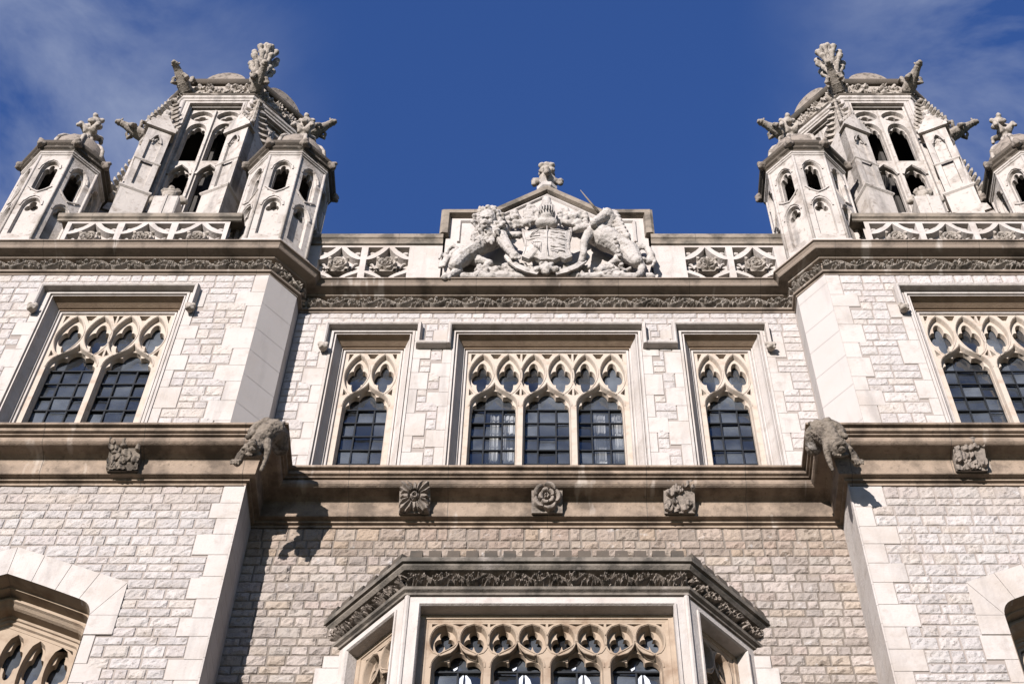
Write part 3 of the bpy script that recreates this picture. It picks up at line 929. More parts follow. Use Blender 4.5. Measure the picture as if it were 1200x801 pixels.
def frame_path(hw, zt, zb): return [(-hw, zb), (-hw, zt), (hw, zt), (hw, zb)]
def upper_window(w, hood, label, curtains=(), seed=0):
    cx, y, n, p = w
    root = empty('window', (cx, y, 0), B); root['label'] = label
    hw = win_half(w); H = hw + FR
    # moulded jamb/head: travel up the left, over, down the right => right of travel is inward
    fr = MB()
    prof = [(0, .03), (0, -.022), (.030, -.022), (.034, .018), (.044, .022), (.048, -.002), (.064, -.004), (.066, .03), (.075, .06), (.125, .145), (.130, .168), (.147, .17), (.150, .20), (.160, .205), (.163, .185), (.185, .185), (.195, .21), (.195, .26)]
    fr.sweep(frame_path(H, WT + FR, WB), prof, mode='face', caps=False)
    fr.build('frame', 'ashlar', root)
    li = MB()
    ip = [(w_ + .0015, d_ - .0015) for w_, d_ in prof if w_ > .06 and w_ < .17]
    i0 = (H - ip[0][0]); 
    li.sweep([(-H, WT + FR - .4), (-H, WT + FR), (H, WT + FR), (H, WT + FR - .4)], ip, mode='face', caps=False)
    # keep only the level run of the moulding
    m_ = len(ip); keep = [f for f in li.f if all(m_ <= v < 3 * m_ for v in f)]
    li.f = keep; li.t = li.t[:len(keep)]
    li.build('shaded_lintel', 'shaded_lintel', root)  # thin lining over the frame head, carrying the soffit's shade as colour
    lights = tracery_std(root, n, p, WT, 20.42, 20.94, WB, .215, .275, .34, 'tracery', pan_b=20.70)
    glazing(root, lights, WT, WB, .352, 3, .292, 20.48, seed)
    # deep splayed inner reveal and dim room
    rm = MB(); rw = hw + .3
    rm.add([(-rw, .42, WB - .3), (rw, .42, WB - .3), (rw, 3, WB - .3), (-rw, 3, WB - .3), (-rw, .42, WT + .4), (rw, .42, WT + .4), (rw, 3, WT + .4), (-rw, 3, WT + .4)],
           [(0, 1, 2, 3), (4, 5, 6, 7), (2, 3, 7, 6), (0, 3, 7, 4), (1, 2, 6, 5)])
    rm.build('room_lining', 'room', root)
    for (xa, xb) in curtains:
        c = MB(); K = 17; xs = [xa + (xb - xa) * i / K for i in range(K + 1)]
        rc = random.Random(int(xa * 100) + 500); pts = [(x, .46 + .03 * rc.uniform(-1, 1) * (i % 2)) for i, x in enumerate(xs)]
        c.add([(x, yy, WB - .2) for x, yy in pts] + [(x, yy, 20.55) for x, yy in pts], [(i, i + 1, i + K + 2, i + K + 1) for i in range(K)])
        c.build('curtain', 'curtain', root)
    # hood mould
    hm = MB()
    hx, zt, zd = hood['hx'], WT + FR + .035, 21.42
    hx2 = hood.get('hx2', hx)
    hp = [(-hx, zd), (-hx, zt), (hx2, zt), (hx2, zd)]
    if hood.get('lret'): hp = [(-hx - hood['lret'], zd)] + hp
    if hood.get('rret'): hp = hp + [(hx2 + hood['rret'], zd)]
    # outward of path = negative inset
    hprof = [(0, .0), (.0, -.03), (-.006, -.10), (-.022, -.115), (-.045, -.115), (-.062, -.06), (-.066, .0)]
    hm.sweep(hp, hprof, mode='face')
    hm.build('hood_mould', 'ashlar', root)
    for (sx, on) in ((-1, hood.get('lstop')), (1, hood.get('rstop'))):
        if on:
            X = -hx - .03 if sx < 0 else hx2 + .03
            sculpt('label_stop', [('e', (X, -.07, zd - .05), (.06, .06, .075)), ('e', (X - .04, -.10, zd - .02), (.035, .03, .05)), ('e', (X + .04, -.10, zd - .03), (.035, .03, .05)),
                                  ('e', (X, -.12, zd - .085), (.035, .035, .04)), ('e', (X - .03, -.1, zd - .1), .03), ('e', (X + .035, -.1, zd - .105), .03)], 'carved', root, .012, .008, 30, 1)
    return root
upper_window(UW[0], dict(hx=1.255, lret=.0, rret=.0), 'wide three-light window in the middle of the wall', curtains=[(-.72, -.60), (-.55, -.40), (.60, .74), (.82, .97)], seed=1)
upper_window(UW[1], dict(hx=.585, rret=.40, lstop=1), 'narrow single-light window to the left of the middle one', seed=2)
upper_window(UW[2], dict(hx=.585, lret=.40, rstop=1), 'narrow single-light window to the right of the middle one', seed=3)
upper_window(UW[3], dict(hx=.985, lstop=1, rstop=1), 'two-light window of the left bay', seed=4)
upper_window(UW[4], dict(hx=.985, lstop=1, rstop=1), 'two-light window of the right bay', seed=5)

# ---- arched windows low in the bays
def arch_window(s, label):
    cx = s * CX
    root = empty('window', (cx, -BAY, 0), B); root['label'] = label
    fr = MB()
    path = tudor(ARC_HW, ARC_ZS, ARC_ZA, ZL)
    prof = [(0.001, -.019), (.001, .15), (.02, .155), (.022, .27), (.05, .275), (.06, .25), (.08, .25), (.09, .28), (.11, .31), (.12, .34), (.125, .43), (.15, .44), (.155, .46), (.19, .465), (.20, .49), (.235, .495), (.24, .53)]
    fr.sweep(path, prof, mode='face', caps=False)
    fr.build('frame', 'tan', root)
    hw = ARC_HW - .235; za = ARC_ZA - .255; zs = ARC_ZS - .16
    # tracery: 4 narrow lights under the arch
    outer = tudor(hw + .03, zs, za + .02, ZL)
    A = []; Bh = []; n = 3; p = 2 * hw / n; lights = []
    for i in range(n):
        c = (i - (n - 1) / 2) * p; a = p / 2 - .026
        top = za - .10 - abs(c) * .42
        lz = top - .60
        lights.append((c, a - .02))
        A.append(ogee(c, ZL + .02, lz - .30, a, .28)); Bh.append(cusped(c, ZL + .02, lz - .30, a - .02, .27))
        for q in (-1, 1):
            px = c + q * p / 4
            tz = za - .05 - abs(px) * .40
            A.append(lens(px, lz - .16, tz, p / 4 - .010, q * .02, pw=.45))
            Bh.append(foil(px, (lz - .16 + tz) / 2 + .06, (p / 4 - .010) * .86, (tz - lz + .16) * .38, 4, PI / 2, .6, .45, 36))
    b = MB(); b.plate(outer, A, .50, .56, .01); b.plate(outer, Bh, .56, .62, .006)
    b.build('tracery', 'tan', root)
    glazing(root, lights, za, ZL, .64, 2, .3, zs - .45, 9 + s)
    rm = MB(); rm.add([(-1.2, .8, ZL - .3), (1.2, .8, ZL - .3), (1.2, 3, ZL - .3), (-1.2, 3, ZL - .3), (-1.2, .8, 16.4), (1.2, .8, 16.4), (1.2, 3, 16.4), (-1.2, 3, 16.4)],
                      [(0, 1, 2, 3), (4, 5, 6, 7), (2, 3, 7, 6), (0, 3, 7, 4), (1, 2, 6, 5)])
    rm.build('room_lining', 'room', root)
arch_window(-1, 'arched traceried window low in the left bay')
arch_window(1, 'arched traceried window low in the right bay')

# ---- oriel
OW, OP = 1.42, .72
OR = empty('oriel_window', (0, 0, 0), B); OR['label'] = 'canted oriel with carved dark cornice and small battlement below the string course'
OPATH = [(-OW - OP, 0), (-OW, -OP), (OW, -OP), (OW + OP, 0)]
OZ = 15.60
OPX = [(-OW - OP - .25, .25), (-OW, -OP), (OW, -OP), (OW + OP + .25, .25)]
b = MB()
b.sweep(OPX, [(0, OZ), (.025, OZ), (.028, OZ + .03), (.06, OZ + .045), (.068, OZ + .08), (.005, OZ + .09), (.005, OZ + .30), (.09, OZ + .315), (.12, OZ + .35), (.122, OZ + .375), (.152, OZ + .38), (.155, OZ + .44), (.10, OZ + .455), (-.1, OZ + .46), (-.6, OZ + .62)], caps=False)
b.build('oriel_cornice', 'oriel', OR)
b = MB(); op = offset_path(OPX, .005)
for i in range(3):
    along(b, op[i], op[i + 1], .003, lambda ln: (lambda f1, f2: (lambda X, Z: np.maximum(f1(X, Z), f2(X, Z))))(vine(.05, .34, OZ + .10, OZ + .295), blobs(0, ln, OZ + .1, OZ + .3, i, int(ln * 12), .022, .028)), OZ + .093, OZ + .298, .10, .0095)
b.build('foliage_frieze', 'boss', OR)
op = offset_path(OPX, .06)
for i in range(3):
    p, q = Vector(op[i]), Vector(op[i + 1]); d = q - p; ln = d.length; d.normalize(); n_ = Vector((d.y, -d.x))
    k = int(ln / .187); st = ln / k
    for j in range(k):
        a = p + d * (st * j + .032); c = p + d * (st * j + st - .032)
        poly = [a + n_ * .06, c + n_ * .06, c - n_ * .09, a - n_ * .09]
        z0, z1 = OZ + .44, OZ + .60
        vs = []
        for (o, z) in ((.055, z0), (.072, z0 + .02), (.072, z0 + .045), (.05, z1), (0, z1 + .012), (-.09, z1), (-.09, z0)):
            vs += [(a.x + n_.x * o, a.y + n_.y * o, z), (c.x + n_.x * o, c.y + n_.y * o, z)]
        m = len(vs) // 2; b = MB()
        b.add(vs, [(2 * t, 2 * t + 1, 2 * ((t + 1) % m) + 1, 2 * ((t + 1) % m)) for t in range(m)] + [tuple(range(0, 2 * m, 2)), tuple(range(2 * m - 1, 0, -2))])
        b.build('battlement_block', 'darkcap', OR)
b = MB(); b.add([(-OW - OP, 0, OZ + .62), (-OW + .1, -OP + .15, OZ + .46), (OW - .1, -OP + .15, OZ + .46), (OW + OP, 0, OZ + .62)], [(0, 1, 2, 3)])
b.build('oriel_roof', 'coping', OR)
# faces: front, left cant, right cant
def face_matrix(p, q):
    p = Vector(p); q = Vector(q); d = (q - p).normalized(); c = (p + q) / 2
    return Matrix(((d.x, -d.y, 0, c.x), (d.y, d.x, 0, c.y), (0, 0, 1, 0), (0, 0, 0, 1)))
OZW = 15.46
for i, (n, p, fl) in enumerate(((1, .50, 0), (4, .582, 1), (1, .50, 0))):
    P0, P1 = OPATH[i], OPATH[i + 1]
    Mx = face_matrix(P0, P1); ln = (Vector(P1) - Vector(P0)).length
    hw = n * p / 2 + .02
    op_ = hw + .085
    root = empty('window', (0, 0, 0), OR); root.matrix_world = Mx
    b = MB()
    wz = OZW
    b.plate([(-ln / 2, ZL), (ln / 2, ZL), (ln / 2, OZ + .01), (-ln / 2, OZ + .01)], [[(-op_, ZL + .01), (op_, ZL + .01), (op_, wz), (-op_, wz)]], 0, .12)
    # framing fillet
    b.sweep(frame_path(op_ + .03, wz + .03, ZL), [(0, 0), (0, -.02), (.018, -.022), (.03, .0)], mode='face', caps=False)
    b.build('face_stone', 'ashlar', root)
    b = MB()
    b.sweep(frame_path(op_, wz, ZL), [(.001, .121), (.02, .125), (.05, .126), (.055, .14), (.075, .145), (.085, .15), (.088, .2)], mode='face', caps=False)
    b.build('frame', 'tan', root)
    lights = tracery_std(root, n, p, wz - .085, 14.72, 15.08, ZL, .15, .22, .27, 'tan', True, 14.90)
    glazing(root, lights, wz, ZL, .30, 2, .6, 14.78, 20 + i)
    rm = MB(); rw = op_ + .02; dd = 2.6 if i == 1 else .5
    rm.add([(-rw, .3, ZL - .3), (rw, .3, ZL - .3), (rw, dd, ZL - .3), (-rw, dd, ZL - .3), (-rw, .3, wz), (rw, .3, wz), (rw, dd, wz), (-rw, dd, wz)],
           [(0, 1, 2, 3), (4, 5, 6, 7), (2, 3, 7, 6), (0, 3, 7, 4), (1, 2, 6, 5)])
    rm.build('room_lining', 'room', root)
    if i == 1:
        # pale reflection in each light's glass, painted as flat shapes
        for (cx, a) in lights:
            mo = MB()
            for poly in ([(.010, -.10), (.040, -.05), (.060, -.02), (.055, -.10), (.050, -.19), (.015, -.20), (-.01, -.17)], [(.070, -.02), (.095, -.05), (.125, -.10), (.14, -.17), (.115, -.20), (.08, -.19), (.078, -.10)],
                         [(-.14, -.22), (-.09, -.19), (-.04, -.20), (-.05, -.24), (-.13, -.25)], [(-.04, .02), (-.01, .05), (-.005, .09), (-.02, .07), (-.05, .05)]):
                mo.prism([(cx + x, 14.80 + z) for x, z in poly], .292, .296)
            mo.build('pane_reflection', 'reflection_paint', root)
# corner shafts of the oriel
for s in (-1, 1):
    b = MB(); b.column([(s * (OW - .012) + .03 * math.cos(t * PI / 4), -OP + .006 + .03 * math.sin(t * PI / 4)) for t in range(8)], ZL, OZ); b.build('corner_shaft', 'ashlar', OR)

# ---- parapets
def parapet_panel(b, br, n, p, z0, z1, y, cx=0, dark=None):
    W = n * p / 2
    A = []; Bh = []; zc = (z0 + z1) / 2 - .04
    for i in range(n):
        c = cx + (i - (n - 1) / 2) * p
        h = p / 2 - .042
        # star shaped recess: points top and bottom, waisted to the sides
        top = z1 - .05; bot = z0 + .06
        R_ = []
        K = 8
        for k in range(K + 1):
            s = k / K; R_.append((c + h * s, top - (top - zc - .16) * math.sin(s * PI / 2) ** .85))
        for k in range(K + 1):
            s = 1 - k / K; R_.append((c + h * s, bot + (zc - .16 - bot) * math.sin(s * PI / 2) ** .85))
        R_ = [q for j, q in enumerate(R_) if j == 0 or (Vector(q) - Vector(R_[j - 1])).length > 1e-4]
        Lf = [(2 * c - x, z) for x, z in R_[::-1]][1:-1]
        A.append(R_ + Lf)
        for s in (-1, 1):
            A.append([(c + s * (h * .98), top), (c + s * h * .25, top), (c + s * h * .45, top - .10), (c + s * h * .98, top - (top - zc - .16) * .80)])
            A.append([(c + s * (h * .98), bot), (c + s * h * .25, bot), (c + s * h * .45, bot + .10), (c + s * h * .98, bot + (zc - .16 - bot) * .80)])
            Bh.append([(c + s * .12, zc - .13), (c + s * .12, zc + .11), (c + s * .19, zc + .10), (c + s * (h - .03), zc + .06), (c + s * (h - .10), zc), (c + s * (h - .03), zc - .07), (c + s * .19, zc - .12)])
        Bh.append([(c - .10, bot + .10), (c + .10, bot + .10), (c + .13, zc - .17), (c - .13, zc - .17)])
        br.append((c, zc))
    rect = [(cx - W - .02, z0), (cx + W + .02, z0), (cx + W + .02, z1), (cx - W - .02, z1)]
    b.plate(rect, A, y, y + .10, .012)
    b.plate(rect, Bh, y + .10, y + .25, .0)
    b.box(rect[0][0], rect[1][0], y + .25, y + .33, z0, z1)
    for c, _z in br[-n:]:      # cusps on the sunk plane and small leaves in the spandrels
        for s in (-1, 1):
            for t in (-1, 1):
                b.tube([(c + s * h, y + .09, zc + t * .20), (c + s * (h - .09), y + .08, zc + t * .13), (c + s * (h - .13), y + .085, zc + t * .03)], [.022, .02, .012], 6)
                b.ball((c + s * h * .80, y + .085, (top - .06) if t > 0 else (bot + .05)), (.05, .03, .04), 7, 5)
def bosses(par, lst, y, seed):
    for k, (c, zc) in enumerate(lst):
        b = MB()
        b.box(c - .14, c + .14, y - .05, y + .10, zc - .15, zc + .15)
        b.relief(c - .15, c + .15, zc - .17, zc + .17, y - .052, rosette(c, zc, .15, 4 + (seed + k) % 3, (1.0, .6, .28), .17), .010, .07)
        b.build('parapet_boss', 'carved', par)
ZP = 22.95
for s in (-1, 1):
    b = MB(); br = []
    parapet_panel(b, br, 2, .685, 23.17, 24.22, .0, s * 2.61)
    b.box(*sorted((s * 1.92, s * 3.3)), .0, .3, ZP, 23.169)
    b.build('parapet', 'ashlar', B); bosses(B, br, .06, 40 + s)
    b = MB(); br = []
    parapet_panel(b, br, 3, .75, ZP, 23.90, -.56, s * CX)
    b.build('parapet', 'ashlar', B); bosses(B, br, -.50, 50 + s)
    # copings
    b = MB()
    cp = [(0, 23.90), (.02, 23.91), (.02, 23.95), (.05, 23.97), (.055, 24.0), (.055, 24.06), (.0, 24.10), (-.3, 24.12)]
    b.sweep([(s * CX - 1.3, -.56), (s * CX + 1.3, -.56)], cp, caps=False)
    b.build('parapet_coping', 'coping', B); b = MB()
    cp = [(0, 24.22), (.03, 24.23), (.03, 24.29), (.05, 24.33), (.07, 24.345), (.075, 24.44), (.0, 24.50), (-.3, 24.52)]
    xs = sorted((s * 1.50, s * 3.5))
    b.sweep([(xs[0], 0), (xs[1], 0)], cp, caps=False)
    b.build('parapet_coping', 'coping', B)
    b = MB(); b.box(*sorted((s * 1.5, s * 1.93)), .001, .3, ZP, 24.221); b.build('parapet_pier', 'ashlar', B); b = MB(); b.box(*sorted((s * 3.29, s * 3.5)), .001, .3, ZP, 24.221)
    b.build('parapet_pier', 'ashlar', B)
    # merlon with carved crest in front of the tower
    b = MB(); b.bevbox(s * 5.565 - .19, s * 5.565 + .19, -.42, -.15, 24.1, 24.98, .02)
    b.prism([(s * 5.565 - .02, 24.1), (s * 5.565 + .02, 24.1), (s * 5.565 + .02, 24.98), (s * 5.565 - .02, 24.98)], -.435, -.41)
    b.build('merlon', 'turret', B)
    mx = s * 5.565
    sculpt('merlon_crest', [('c', [((mx - .24, -.3, 25.02), .05), ((mx + .24, -.3, 25.02), .05)]), ('e', (mx, -.3, 25.16), (.12, .1, .15)), ('e', (mx - .09, -.33, 25.25), .06), ('e', (mx + .09, -.33, 25.25), .06),
                            ('e', (mx, -.34, 25.33), .06), ('e', (mx - .2, -.33, 25.06), .05), ('e', (mx + .2, -.33, 25.06), .05)], 'carved', B, .02, .02, 16, 1)
    # small crouching grotesque beside it
    mx = s * 5.565 + .30
    sculpt('grotesque', [('e', (mx, -.3, 24.22), (.08, .1, .15)), ('e', (mx, -.36, 24.42), (.06, .07, .07)), ('c', [((mx - .04, -.36, 24.2), .03), ((mx - .05, -.4, 24.1), .03)]), ('c', [((mx + .04, -.36, 24.2), .03), ((mx + .05, -.4, 24.1), .03)])], 'beast', B, .018, .012, 16, 1)

# ---- central gable
b = MB()
GX, GZ, GA = 1.47, 25.10, 25.96
b.prism([(-GX, ZP), (GX, ZP), (GX, GZ), (.80, GZ), (0, GA - .10), (-.80, GZ), (-GX, GZ)], .0, .35)
b.build('gable', 'ashlar', B)
b = MB()
for s in (-1, 1):     # panel mouldings
    pth = [(s * 1.30, 24.3), (s * 1.30, 24.95), (s * .86, 24.95), (0, 25.78)]
    if s > 0: pth = [(x, z) for x, z in pth][::-1]
    b.sweep(pth, [(0, .0), (0, -.03), (.03, -.035), (.045, -.01), (.05, .0)], mode='face')
b.build('gable_moulding', 'ashlar', B)
b = MB()
cpath = [(-GX, 24.45), (-GX, GZ), (-.80, GZ), (0, GA - .10), (.80, GZ), (GX, GZ), (GX, 24.45)]
b.sweep(cpath, [(.05, .0), (.03, -.09), (-.05, -.10), (-.09, -.07), (-.09, .38), (0, .38)], mode='face')
b.build('gable_coping', 'coping', B)
# finial
b = MB(); b.lathe([(.10, 25.80), (.10, 26.05), (.16, 26.10), (.17, 26.18), (.08, 26.22), (.09, 26.35), (.14, 26.42)], (0, .12), 8, .5)
b.build('finial_stem', 'ashlar', B)
pr = [('e', (0, .12, 26.52), (.13, .13, .16)), ('e', (0, .12, 26.80), (.11, .11, .14)), ('e', (0, .05, 26.9), (.07, .06, .08))]
for k in range(4):
    a = k * PI / 2; pr += [('c', [((.08 * math.cos(a), .12 + .08 * math.sin(a), 26.45), .07), ((.20 * math.cos(a), .12 + .2 * math.sin(a), 26.50), .055), ((.20 * math.cos(a), .12 + .2 * math.sin(a), 26.40), .04)])]
    a += PI / 4; pr += [('e', (.10 * math.cos(a), .12 + .1 * math.sin(a), 26.72), .06), ('e', (.11 * math.cos(a), .12 + .11 * math.sin(a), 26.88), .055)]
sculpt('gable_finial', pr, 'carved', B, .018, .02, 14, 1)

# the roofs behind, so that nothing stands open
b = MB(); b.add([(-13, .3, 22.9), (13, .3, 22.9), (13, 9, 22.9), (-13, 9, 22.9)], [(0, 1, 2, 3)])
b.box(-13, 13, 8.8, 9, 0, 22.9); b.box(-13, -12.8, .0, 9, 0, 22.9); b.box(12.8, 13, .0, 9, 0, 22.9)
b.build('flat_roof', 'coping', B)

# ================================================================== CORNER TURRETS
def octo(r_in, c=(0, 0), ph=.5):
    Rr = r_in / math.cos(PI / 8)
    return [(c[0] + Rr * math.cos(2 * PI * (k + ph) / 8), c[1] + Rr * math.sin(2 * PI * (k + ph) / 8)) for k in range(8)]
def octo_cw(r_in): return octo(r_in)
def finial_prims(z0, h, r):
    pr = [('c', [((0, 0, z0), r * .35), ((0, 0, z0 + h * .35), r * .22), ((0, 0, z0 + h * .5), r * .4)]), ('e', (0, 0, z0 + h * .85), (r * .4, r * .4, h * .18))]
    for k in range(4):
        a = k * PI / 2 + PI / 4
        c, s = math.cos(a), math.sin(a)
        pr.append(('c', [((c * r * .3, s * r * .3, z0 + h * .45), r * .28), ((c * r * .8, s * r * .8, z0 + h * .55), r * .2), ((c * r * .95, s * r * .95, z0 + h * .45), r * .15)]))
        a += PI / 4; c, s = math.cos(a), math.sin(a)
        pr.append(('e', (c * r * .42, s * r * .42, z0 + h * .72), r * .24)); pr.append(('e', (c * r * .4, s * r * .4, z0 + h * .95), r * .2))
    return pr
def build_turret():
    T = empty('corner_turret', (0, 0, 0))
    A0 = .565; Zb, Zt = 22.98, 26.0
    face = 2 * A0 * math.tan(PI / 8)
    sh = MB()
    for k in range(8):
        a = 2 * PI * k / 8
        # local x along face, y inward
        n = Vector((math.cos(a), math.sin(a)))
        d = Vector((-n.y, n.x))     # along
        sh.M = Matrix(((d.x, -n.x, 0, n.x * A0), (d.y, -n.y, 0, n.y * A0), (0, 0, 1, 0), (0, 0, 0, 1)))
        W = face / 2
        A = [arch(0, 24.82, 25.50, .13, .26), arch(0, 23.52, 24.35, .13, .24)]
        sh.plate([(-W, Zb), (W, Zb), (W, Zt), (-W, Zt)], A, 0, .055, .012)
        # little sunk spandrels
        lower = foil(0, 24.40, .105, .17, 3, PI / 2, .5, .48, 30)
        B1 = cusped(0, 24.84, 25.48, .105, .25, 3)
        sh.plate([(-W + .03, Zb), (W - .03, Zb), (W - .03, Zt), (-W + .03, Zt)], [B1, lower], .055, .14)
        sh.add([(-.16, .16, 23.4), (.16, .16, 23.4), (.16, .16, 24.75), (-.16, .16, 24.75)], [(0, 1, 2, 3)])
        # eyebrow arcs under each opening
        for z in (25.50, 24.35):
            sh.sweep([(-.165, z), (-.15, z + .12), (-.085, z + .25), (0, z + .31), (.085, z + .25), (.15, z + .12), (.165, z)], [(0, 0), (-.005, -.016), (.016, -.016), (.02, 0)], mode='face')
        sh.sweep([(-.17, 24.93), (-.09, 24.83), (0, 24.76), (.09, 24.83), (.17, 24.93)], [(-.012, 0), (-.01, -.018), (.012, -.018), (.014, 0)], mode='face')
    sh.M = Matrix.Identity(4)
    sh.build('shaft', 'turret', T)
    for (x, y) in octo(A0):
        c_ = MB(); c_.tube([(x, y, 23.36), (x, y, 25.94)], .022, 8); c_.build('angle_roll', 'turret', T, True)
    bm = MB()
    bm.sweep(octo_cw(A0), [(.0, 22.97), (.10, 22.98), (.10, 23.16), (.075, 23.20), (.07, 23.25), (.03, 23.29), (.02, 23.34), (.0, 23.36)], True)
    bm.build('base_moulding', 'ashlar', T)
    cap = MB()
    cap.sweep(octo_cw(A0), [(0, 25.95), (.02, 25.965), (.02, 25.99), (.035, 26.0), (.04, 26.03), (.02, 26.04)], True)
    cap.build('neck_moulding', 'turret', T)
    cap = MB()
    cap.sweep(octo_cw(A0), [(-.05, 26.03), (.02, 26.035), (.03, 26.05), (.04, 26.09), (.07, 26.11), (.07, 26.16), (.105, 26.19), (.11, 26.21), (.11, 26.27), (.08, 26.31), (-.05, 26.34), (-.2, 26.34)], True)
    cap.build('cap_cornice', 'darkcap', T)
    for (x, y) in octo(A0 + .085):
        sculpt('cap_boss', [('e', (x, y, 26.19), (.07, .07, .085)), ('e', (x * 1.06, y * 1.06, 26.24), .04), ('e', (x * 1.06, y * 1.06, 26.13), .035), ('e', (x * .98 - y * .07, y * .98 + x * .07, 26.19), .04), ('e', (x * .98 + y * .07, y * .98 - x * .07, 26.19), .04)],
               'boss', T, .018, .012, 20, 0)
    dm = MB()
    dp = [(.47, 26.32), (.50, 26.48), (.505, 26.68), (.475, 26.88), (.41, 27.05), (.31, 27.20), (.20, 27.32), (.12, 27.45), (.09, 27.65)]
    dm.lathe(dp, (0, 0), 16, 0)
    dm.build('dome', 'boss', T, True)
    for k in range(8):
        dm = MB(); a = 2 * PI * (k + .5) / 8
        dm.tube([(math.cos(a) * (r + .005), math.sin(a) * (r + .005), z) for r, z in dp], .035, 6)
        dm.build('dome_rib', 'carved', T, True)
    # round-headed lucarne hoods between the ribs
    sculpt('finial', finial_prims(27.45, 1.0, .24), 'carved', T, .014, .009, 14, 1)
    # floor/inner core so the openings read dark
    co = MB(); co.column(octo(.30), 22.9, 24.7); co.build('core', 'turret', T)
    return T
T0 = build_turret()
TX = 3.93; TXO = 7.38
specs = [(-TX, 'small octagonal stone turret at the inner corner of the left bay'), (TX, 'small octagonal stone turret at the inner corner of the right bay'),
         (-TXO, 'small octagonal stone turret at the far left, partly cut by the frame'), (TXO, 'small octagonal stone turret at the far right edge')]
for i, (x, lb) in enumerate(specs):
    o = T0 if i == 0 else copy_tree(T0)
    o.location = (x, -.02, 0)
    tag(o, lb, 'turret', 'small octagonal turrets on the corners of the bays')

# ================================================================== BELFRY TOWERS
def pinnacle(b, cx, cy, z0, w, h, rot=0, nc=8):
    """crocketed spirelet"""
    old = b.M
    b.M = old @ Matrix.Translation((cx, cy, 0)) @ Matrix.Rotation(rot, 4, 'Z')
    b.column([(-w, -w), (w, -w), (w, w), (-w, w)], z0, z0 + h, .08)
    for i in range(nc):
        s = (i + .4) / nc; r = w * (1 - .92 * s); z = z0 + h * s
        for (sx, sy) in ((-1, -1), (1, -1), (1, 1), (-1, 1)):
            q = w * .46 * (1 - .4 * s)
            b.tube([(sx * r * .8, sy * r * .8, z - q * .4), (sx * (r + q), sy * (r + q), z), (sx * (r + q * 1.3), sy * (r + q * 1.3), z + q * .8)], [q * .8, q * .62, q * .3], 5)
    for k in range(6):
        a = k * PI / 3
        b.ball((w * .3 * math.cos(a), w * .3 * math.sin(a), z0 + h * 1.0), w * .28, 6, 4)
    b.ball((0, 0, z0 + h * 1.07), w * .3, 6, 5)
    b.M = old
def gargoyle_prims(d, s=1.0):
    """beast stretching out along +x from origin, then rotated"""
    return [('c', [((-.1, 0, -.12), .20 * s), ((.25, 0, -.02), .19 * s), ((.55, 0, .08), .15 * s), ((.80, 0, .16), .11 * s), ((.98, 0, .2), .10 * s)]),
            ('e', (1.08, 0, .22), (.15 * s, .11 * s, .10 * s)), ('e', (1.20, 0, .19), (.09 * s, .07 * s, .05 * s)), ('e', (1.20, 0, .27), (.08 * s, .06 * s, .035 * s)),
            ('e', (1.0, .09, .32), (.05, .03, .06)), ('e', (1.0, -.09, .32), (.05, .03, .06)),
            ('c', [((.35, .15, .0), .10), ((.50, .22, -.12), .07), ((.62, .16, -.02), .055)]), ('c', [((.35, -.15, .0), .10), ((.50, -.22, -.12), .07), ((.62, -.16, -.02), .055)]),
            ('c', [((.1, .16, .12), .10), ((.15, .2, .32), .08), ((-.1, .2, .42), .05)]), ('c', [((.1, -.16, .12), .10), ((.15, -.2, .32), .08), ((-.1, -.2, .42), .05)]),
            ('e', (.5, 0, .2), (.18, .06, .08)), ('e', (.2, 0, .2), (.16, .07, .09))]
